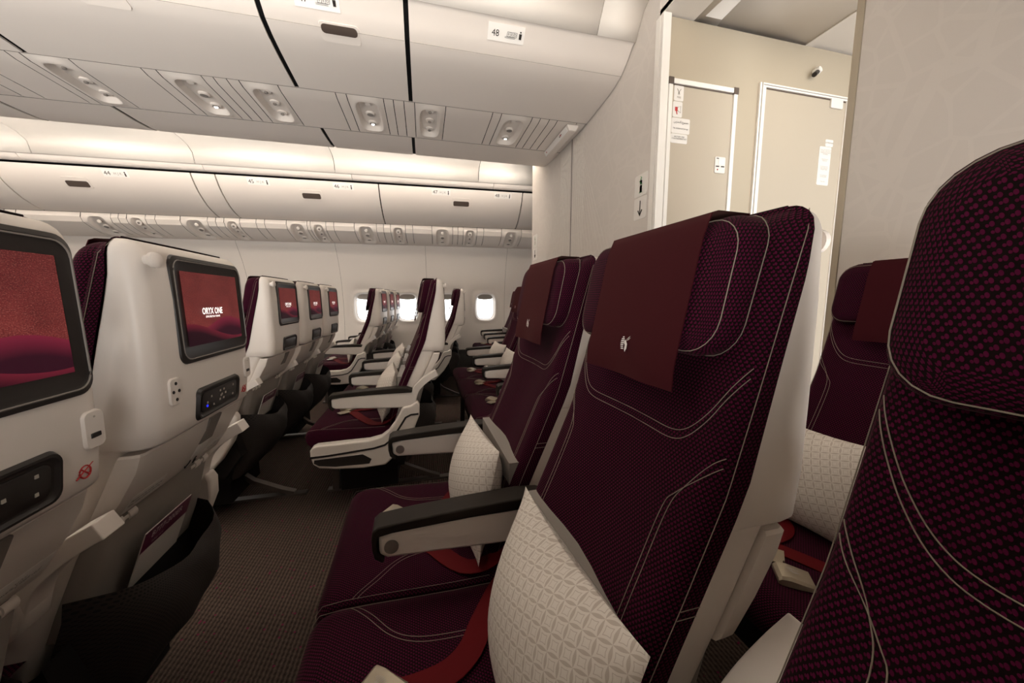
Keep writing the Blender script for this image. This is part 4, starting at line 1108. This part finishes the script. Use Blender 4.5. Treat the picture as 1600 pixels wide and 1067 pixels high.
for i in range(len(SX)-1):
    k = SX[i][1]; x0, x1 = SX[i][0], SX[i+1][0]
    if x1-x0 < .02: continue
    bi = next(j for j, q in enumerate(SB) if (x0+x1)/2 > q[0])
    t = unit_for(('s', bi), SB[bi][1], f_side, [1.15, .2, -1.4, -3.0][bi], 'service strips under the far wall bins')
    recess_panel(x0, x1, k if k in ('air', 'light') else 'blank', t, f_side, False, PN[k])

# far wall: panels with window openings
WALLY = [(.70, 4.76), (.66, 4.765), (.60, 4.80), (.45, 4.885), (.30, 4.945), (.15, 4.985), (0, 5.01), (-.11, 5.02), (-.25, 5.02), (-.40, 5.01), (-.55, 4.99), (-.70, 4.96)]
def wy(z): return interp(WALLY, z)
WX0 = .637; PITCH = .533
def wall_module(xc, first, last, mb):
    # window centre xc; rings round the opening
    z0, z1 = -.46, .24; hw = PITCH/2
    N_ = 48; rs = []
    def sup(k, ra, rb, p): 
        th = 2*math.pi*k/N_+math.pi/4; c, s = math.cos(th), math.sin(th); r = (abs(c)**p+abs(s)**p)**(-1/p); return r*c*ra, r*s*rb
    cz = -.110
    outer = []
    for k in range(N_):
        th_ = 2*math.pi*k/N_+math.pi/4; c, s = math.cos(th_), math.sin(th_); m9 = max(abs(c), abs(s)); c, s = c/m9, s/m9; zz = cz+s*((z1-cz) if s > 0 else (cz-z0)); outer.append((xc+c*(hw-(.0012 if (c > 0 and last) or (c < 0 and first) else 0)), zz))
    rs.append([fr(x, wy(z), z) for x, z in outer])
    for ra, rb, d, p in ((.225, .27, .0, 6.), (.205, .25, .012, 5.), (.170, .215, .013, 4.), (.160, .205, .006, 3.6), (.148, .193, .008, 3.6), (.138, .186, .022, 3.6), (.125, .176, .060, 3.6)):
        rs.append([fr(xc+sup(k, ra, rb, p)[0], wy(cz+sup(k, ra, rb, p)[1])+d, cz+sup(k, ra, rb, p)[1]) for k in range(N_)])
    mb.rings(rs, False, False)
    return rs[-1]
wi = 0
wins = [WX0+PITCH*k-.0 for k in range(2, -12, -1)]
for g in range(0, 14, 2):
    mb = MB(); xs = wins[g:g+2]
    for xc in xs: wall_module(xc, xc == xs[1], xc == xs[0], mb)
    xa, xb = xs[1]-PITCH/2+.0012, xs[0]+PITCH/2-.0012
    for za, zb in ((.24, .70), (-.70, -.46)):
        n = 9; v = []
        for j in range(n+1):
            z = za+(zb-za)*j/n
            for x in (xa, xb): v.append(fr(x, wy(z), z))
        mb.add(v, [[2*j, 2*j+1, 2*j+3, 2*j+2] for j in range(n)])
    struct('wall_far', mb, WALLP, angle=60)
    for xc in xs:
        wi += 1
        t = thing('window_%d' % wi, None, None, fr(xc, 5.08, -.11), TF, kind='structure')
        N_ = 32
        def ringp(ra, rb, y, p=3.6):
            out = []
            for k in range(N_):
                th = 2*math.pi*k/N_; c, s = math.cos(th), math.sin(th); r = (abs(c)**p+abs(s)**p)**(-1/p); out.append((r*c*ra, y, r*s*rb))
            return out
        m_ = MB(); m_.rings([ringp(.132, .183, -.002), ringp(.118, .170, .004), ringp(.118, .170, .03)], False, False); obj('window_frame', m_.mesh('window_frame', PLASTIC, True, 60), t)
        m_ = MB(); m_.add(ringp(.119, .171, .012), [list(range(N_))]); obj('pane', m_.mesh('pane', PANE, False), t)
        m_ = MB(); P = [q for q in ringp(.123, .175, .001) if q[2] > .118]; P.sort(key=lambda q: q[0]); 
        low = [(q[0], .001, .118-.016*math.cos(q[0]/.13*math.pi/2)) for q in P]; m_.add(P+low, [[i, i+1, len(P)+i+1, len(P)+i] for i in range(len(P)-1)]); obj('window_shade', m_.mesh('window_shade', SHADE, False), t)
# hull behind the wall, open only at the windows: dark liner strips, plus dado
m = MB()
for za, zb in ((-.78, -.33), (.10, 1.45)):
    v = [fr(XF, 5.13, za), fr(2.6, 5.13, za), fr(2.6, 5.13, zb), fr(XF, 5.13, zb)]; m.add(v, [[0, 1, 2, 3]])
struct('wall_outer', m, DADO, smooth=False)
m = MB(); xs_ = sorted(wins)
edges = [XF]+[e for xc in xs_ for e in (xc-.17, xc+.17)]+[2.6]
for a, b in zip(edges[::2], edges[1::2]):
    if b-a > .01: m.add([fr(a, 5.13, -.33), fr(b, 5.13, -.33), fr(b, 5.13, .10), fr(a, 5.13, .10)], [[0, 1, 2, 3]])
struct('wall_outer', m, DADO, smooth=False)
m = MB(); v = []
for z, y in ((-.70, 4.957), (-.71, 4.945), (-.80, 4.93), (-1.0, 4.88), (-1.05, 4.86)):
    for x in (-6.2, 2.4): v.append(fr(x, y, z))
m.add(v, [[2*j, 2*j+1, 2*j+3, 2*j+2] for j in range(4)]); struct('baseboard_far', m, DADO)
m = MB()
for x in [-3.5+.1*k for k in range(0)]: pass

# near side: wall, bins (mostly out of the picture, they close the room)
m = MB(); v = []
for z, y in ((1.236, .75), (1.17, .70), (1.0, .56), (.855, .28), (.80, .20), (.67, -.02), (.45, -.13), (.15, -.25), (-.11, -.30), (-.4, -.30), (-.7, -.27), (-1.05, -.2)):
    for x in (XF, 1.45): v.append((x, y-.02*max(0, -x)*.5, z+H))
m.add(v, [[2*j, 2*j+1, 2*j+3, 2*j+2] for j in range(11)]); struct('wall_near', m, WALLP, angle=50)

# centre bulkhead / lavatory block -------------------------------------
m = MB(); m.box(1.07, 1.10, 1.553, 2.525, 0, 1.62+H-.2); m.v = m.v
mb = MB(); mb.box(1.07, 1.10, 1.556, 2.524, .0, 1.262+H+.15); struct('wall_bulkhead', mb, BULK, smooth=False)
mb = MB(); mb.box(1.07, 1.10, 2.538, 3.50, .0, 1.246+H+.15); struct('wall_bulkhead', mb, BULK, smooth=False)
mb = MB(); mb.box(1.071, 1.09, 2.5235, 2.5385, 0, 1.4+H); struct('trim_1', mb, plain('seam_dark', (.09, .075, .065), .6, .2), smooth=False)
mb = MB()
for s in (-1, 1):
    for k in range(12):
        y = 2.531+s*(.03+.016*k); mb.box(1.0692, 1.0700, min(y, y+.0022), max(y, y+.0022), .9, 1.13+H)
    for k in range(9):
        a = [(1.0694, 2.531+s*(.03+.010*k), 1.13+H), (1.0694, 2.531+s*(.26+.075*k), .75)]
        mb.band(a, (0, 1, 0), .0022, .0006)
struct('trim_7', mb, LINEW, smooth=False)
# corner trim with ribs
mb = MB()
for y0, y1, d in ((1.500, 1.512, .004), (1.514, 1.522, .0), (1.524, 1.534, .003), (1.536, 1.558, .001)):
    mb.box(1.064-d, 1.10, y0+.012, y1+.012, 0, 1.255+H)
o = struct('trim_2', mb, TRIM, smooth=False)
mb = MB(); mb.box(1.10, 2.30, 1.530, 1.56, 0, 1.255+H); struct('wall_lavatory', mb, TAN, smooth=False)
mb = MB(); mb.box(1.094, 1.103, 1.522, 1.532, 0, 1.255+H); struct('trim_3', mb, TRIM, smooth=False)
mb = MB(); mb.box(2.20, 2.212, 1.520, 1.531, 0, 1.255+H); struct('trim_4', mb, TRIM, smooth=False)
def door(name, x0, x1, zt, fw, caps):
    t = thing(name, None, None, ((x0+x1)/2, 1.53, 0), kind='structure'); L = (x1-x0)/2
    m = MB(); m.box(-L+fw, L-fw, -.006, .0, .02, zt+H-fw-.004); obj('door_leaf', m.mesh('door_leaf', DOORT, False), t)
    for a, b, nm in ((-L, -L+fw, 'door_frame'), (L-fw, L, 'door_frame')):
        m = MB(); m.box(a, b, -.013, 0, 0, zt+H-fw); obj(nm, m.mesh(nm, TRIM, False), t, bevel=.002)
    m = MB(); m.box(-L, L, -.013, 0, zt+H-fw, zt+H); obj('door_frame', m.mesh('door_frame', TRIM, False), t, bevel=.002)
    m = MB(); m.box(-L+fw, L-fw, -.0075, 0, zt+H-fw-.006, zt+H-fw); obj('door_gap', m.mesh('door_gap', BROWN, False), t)
    if caps:
        for a in (-L-.003, L-.024):
            m = MB(); m.box(a, a+.027, -.016, 0, zt+H-.027, zt+H+.003); obj('corner_cap', m.mesh('corner_cap', BROWN, False), t, bevel=.002)
    else:
        m = MB(); m.box(-L-.014, -L-.004, -.010, 0, 0, zt+H); obj('door_edge', m.mesh('door_edge', TRIM, False), t)
        m = MB(); m.box(-L+.002, L-.002, -.0135, -.012, zt+H-.012, zt+H-.009); obj('frame_groove', m.mesh('frame_groove', GREYL, False), t)
    return t
door('door_1', 1.108, 1.487, .997, .021, True)
door('door_2', 1.632, 2.197, 1.046, .020, False)
def sticker(x0, x1, z0, z1, label, kind='sticker', y=1.530-.006, d=.0015, cat='sign'):
    t = thing(kind, label, cat, ((x0+x1)/2, y, (z0+z1)/2+H)); m = MB(); w, hh = (x1-x0), (z1-z0)
    rs = [[(a, yy, b) for a, b in rrect(w, hh, .006, 3)] for yy in (0, -d)]
    m.rings([r[::-1] for r in rs][::-1]); obj('sticker_plate', m.mesh('sticker_plate', STICK, False), t); return t
R_, U_ = (1, 0, 0), (0, 0, 1)
t = sticker(1.140, 1.190, .905, .972, 'small white sticker with pale flame emblem at the top of the first lavatory door')
m = MB()
for a in (-1, 1): m.tube([(a*.010, -.002, .018), (0, -.002, .004), (a*-.004, -.002, -.006)], .0013, 5)
m.disc((0, -.0015, .002), (0, -1, 0), .004, .0008, 12); obj('flame_symbol', m.mesh('flame_symbol', INKL), t); text('FIRE', INKL, .012, t, (0, -.003, -.019), R_, U_)
t = sticker(1.137, 1.187, .835, .902, 'white sticker with a red megaphone on the first lavatory door')
m = MB(); m.add([(-.014, -.002, .010), (-.014, -.002, -.008), (0, -.002, -.008), (0, -.002, .010)], [[0, 1, 2, 3]]); m.add([(-.009, -.002, -.008), (-.005, -.002, -.022), (0, -.002, -.022), (-.003, -.002, -.008)], [[0, 1, 2, 3]]); obj('megaphone_body', m.mesh('megaphone_body', RED, False), t)
m = MB(); m.tube([(0, -.002, .008), (.016, -.002, .016), (.016, -.002, -.014), (0, -.002, -.005)], .0009, 5); obj('megaphone_horn', m.mesh('megaphone_horn', INKL), t)
t = sticker(1.134, 1.232, .765, .832, 'white sticker reading No Additional Storage on the first lavatory door')
text(arabic('ممنوع التخزين'), INK, .014, t, (0, -.003, .016), R_, U_); text('No Additional Storage', INK, .0088, t, (0, -.003, -.012), R_, U_)
t = sticker(1.133, 1.222, .722, .763, 'white sticker reading Battery fire containment kit, lowest of its stack')
text('BATTERY FIRE\nCONTAINMENT KIT', INK, .0088, t, (0, -.003, .003), R_, U_)
t = sticker(1.384, 1.443, .608, .682, 'white lock plate with black slots and red dot on the first lavatory door', 'door_lock', d=.004, cat='door lock')
m = MB(); m.box(-.022, -.010, -.006, -.004, .028, .031); m.box(-.024, -.006, -.006, -.004, -.009, -.005); m.box(.006, .024, -.006, -.004, -.009, -.005); obj('lock_slot', m.mesh('lock_slot', INK, False), t)
m = MB(); m.disc((-.014, -.004, -.022), (0, -1, 0), .0035, .002, 12); obj('red_button', m.mesh('red_button', RED), t)
m = MB(); m.box(-.010, .024, -.0055, -.004, -.001, .026); obj('lock_window', m.mesh('lock_window', TRIM, False), t)
t = sticker(2.070, 2.150, .983, 1.033, 'white square plate under the top frame of the second lavatory door', 'door_plate', d=.008, cat='plate')
t = sticker(2.065, 2.118, .795, .830, 'small white heading label above the long notice on the second lavatory door'); text('ATTENTION', INKL, .0095, t, (0, -.003, 0), R_, U_)
t = sticker(2.030, 2.110, .600, .793, 'long white notice of small print on the second lavatory door', 'notice')
text('Cabin crew must ensure\nthe door is closed and\nlocked for taxi, take-off\nand landing', INKL, .0072, t, (0, -.003, .070), R_, U_)
text('Check the area\nbefore use', INKL, .0072, t, (0, -.003, .030), R_, U_); text('Do not store any\nitems in this area\nduring the flight', INKL, .0072, t, (0, -.003, -.010), R_, U_); text('In an emergency\nuse the handle', INKL, .0072, t, (0, -.003, -.050), R_, U_); text('Keep clear', INKL, .0072, t, (0, -.003, -.078), R_, U_)
t = thing('wall_lamp', 'small white round fitting with black barrel high on the lavatory wall', 'lamp', (1.955, 1.53, 1.125+H))
m = MB(); m.disc((0, 0, .012), (.15, -1, .2), .017, .03, 18); obj('lamp_head', m.mesh('lamp_head', TRIM), t)
m = MB(); m.tube([(0, -.018, .010), (-.035, -.03, -.016)], .011, 12); obj('lamp_barrel', m.mesh('lamp_barrel', DARK), t)
# bulkhead signs (facing -x)
def bsign(y0, y1, z0, z1, label):
    t = thing('safety_sign', label, 'sign', (1.07, (y0+y1)/2, (z0+z1)/2+H)); m = MB()
    m.rings([[(xx, a, b) for a, b in rrect(y1-y0, z1-z0, .010, 4)] for xx in (0, -.0018)]); obj('sign_plate', m.mesh('sign_plate', STICK, False), t); return t
def bottle(t):
    m = MB(); m.rings([[(-.0025, a, b) for a, b in rrect(.020, .034, .006, 3, 0, -.018)]]); m.rings([[(-.0025, a, b) for a, b in rrect(.020, .020, .006, 3, 0, .014)]]); obj('bottle_body', m.mesh('bottle_body', KEYS, False), t)
    m = MB(); m.tube([(-.0035, .003, .042), (-.0035, -.006, .036), (-.0035, .004, .026), (-.0035, .012, .018), (-.0035, -.011, .002)], .0012, 5); m.tube([(-.0035, -.012, -.036), (-.0035, .012, -.036)], .001, 5); obj('bottle_outline', m.mesh('bottle_outline', GREEN), t)
def arrow(t):
    m = MB(); m.tube([(-.003, 0, .036), (-.003, 0, -.034)], .0022, 6); m.tube([(-.003, -.016, -.010), (-.003, 0, -.036), (-.003, .016, -.010)], .0026, 6); obj('arrow', m.mesh('arrow', INK), t)
bottle(bsign(1.592, 1.700, .512, .617, 'white sign with oxygen bottle symbol near the right edge of the centre bulkhead'))
arrow(bsign(1.592, 1.700, .400, .506, 'white sign with black down arrow below the oxygen bottle sign'))
bottle(bsign(3.33, 3.46, .50, .62, 'small bottle sign at the far left edge of the centre bulkhead'))
arrow(bsign(3.33, 3.46, .38, .495, 'small down arrow sign at the far left edge of the centre bulkhead'))

# near bulkhead on the right
mb = MB(); mb.box(1.452, 1.49, -.6, .985, 0, 1.6+H-.15); struct('wall_right', mb, BULK, smooth=False)
mb = MB(); mb.box(1.448, 1.495, .986, 1.008, 0, 1.6+H-.15); struct('trim_5', mb, TAN, smooth=False)
# aft ceiling over the aisle
mb = MB(); mb.box(1.072, 1.235, .6, 1.56, 1.262+H, 1.29+H); struct('ceiling', mb, CEIL, smooth=False)
mb = MB(); mb.add([(1.238, .5, 1.262+H), (1.238, 1.56, 1.262+H), (1.365, 1.56, 1.262+H), (1.378, 1.38, 1.30+H), (1.40, .5, 1.36+H)], [[0, 1, 2, 3, 4]]); mb.add([(1.365, 1.56, 1.262+H), (1.9, 1.56, 1.262+H), (1.9, .5, 1.262+H), (1.52, .5, 1.262+H), (1.378, 1.38, 1.30+H)], [[0, 1, 2, 3, 4]])
o = struct('ceiling', mb, CEIL, angle=10); o.modifiers.new('s', 'SOLIDIFY').thickness = .006
mb = MB(); mb.box(1.905, XB, .4, 1.56, 1.266+H, 1.29+H); struct('ceiling', mb, CEIL, smooth=False)
mb = MB(); mb.box(1.885, 1.925, .4, 1.556, 1.256+H, 1.266+H); mb.box(1.925, 3.0, 1.18, 1.195, 1.258+H, 1.266+H); struct('trim_6', mb, CEIL, smooth=False)
mb = MB(); mb.box(1.07, XB, -.6, 5.4, 1.42+H, 1.46+H); struct('ceiling', mb, CEIL, smooth=False)
mb = MB(); mb.box(1.072, 1.076, .70, 1.80, 1.268+H, 1.47+H); struct('wall_header', mb, CEIL, smooth=False)

for c in s4.children:
    if c.name.startswith('buckle'): c.location.x += -.035; c.location.y -= .12
# ------------------------------------------------------------------ light
def area(name, loc, rot, sx, sy, power, col=(1, .90, .78), spread=180):
    l = bpy.data.lights.new(name, 'AREA'); l.shape = 'RECTANGLE'; l.size = sx; l.size_y = sy; l.energy = power; l.color = col; l.spread = R(spread)
    o = bpy.data.objects.new(name, l); COL.objects.link(o); o.location = loc; o.rotation_euler = [R(a) for a in rot]; return o
# concealed strips on top of the bins wash the ceiling vaults
LC = (1, .935, .86)
area('cove_light', (-2.4, 3.33, 1.30+H), (150, 0, 0), 7.2, .06, 50, LC)
area('cove_light', (-2.5, .86, 1.28+H), (155, 0, 0), 7.0, .06, 37, LC)
area('aisle_ceiling_light', (1.7, 1.0, 1.25+H), (0, 0, 0), 0.5, .3, 2.2, (1, .88, .70))
# added fill lamps along the near wall, aimed up to brighten bin undersides
for k in range(10):
    area('window_daylight', (1.0-.533*k, -.24, -.04+H), (121, 0, 0), .25, .35, (2.7, 3, 3.6, 4.2, 5.4, 5.6, 5.6, 5.2, 4.6, 4)[k], (1, .97, .93), 100)
w = bpy.data.worlds.new('w'); S.world = w; w.use_nodes = True
w.node_tree.nodes['Background'].inputs[0].default_value = (1, 1, 1, 1); w.node_tree.nodes['Background'].inputs[1].default_value = 3.0

# ------------------------------------------------------------------ camera
cam = bpy.data.cameras.new('camera'); co = bpy.data.objects.new('camera', cam); COL.objects.link(co)
cam.sensor_width = 36; cam.lens = 36*556/1600; cam.clip_start = .02
co.location = (0, 0, H); co.rotation_euler = (R(90-6.8), 0, R(-13.85)); S.camera = co
S.view_settings.view_transform = 'Standard'; S.view_settings.look = 'None'; S.view_settings.gamma = 1; S.view_settings.exposure = .47
S.cycles.use_denoising = True; S.cycles.max_bounces = 10; S.cycles.diffuse_bounces = 6; S.cycles.sample_clamp_indirect = 8
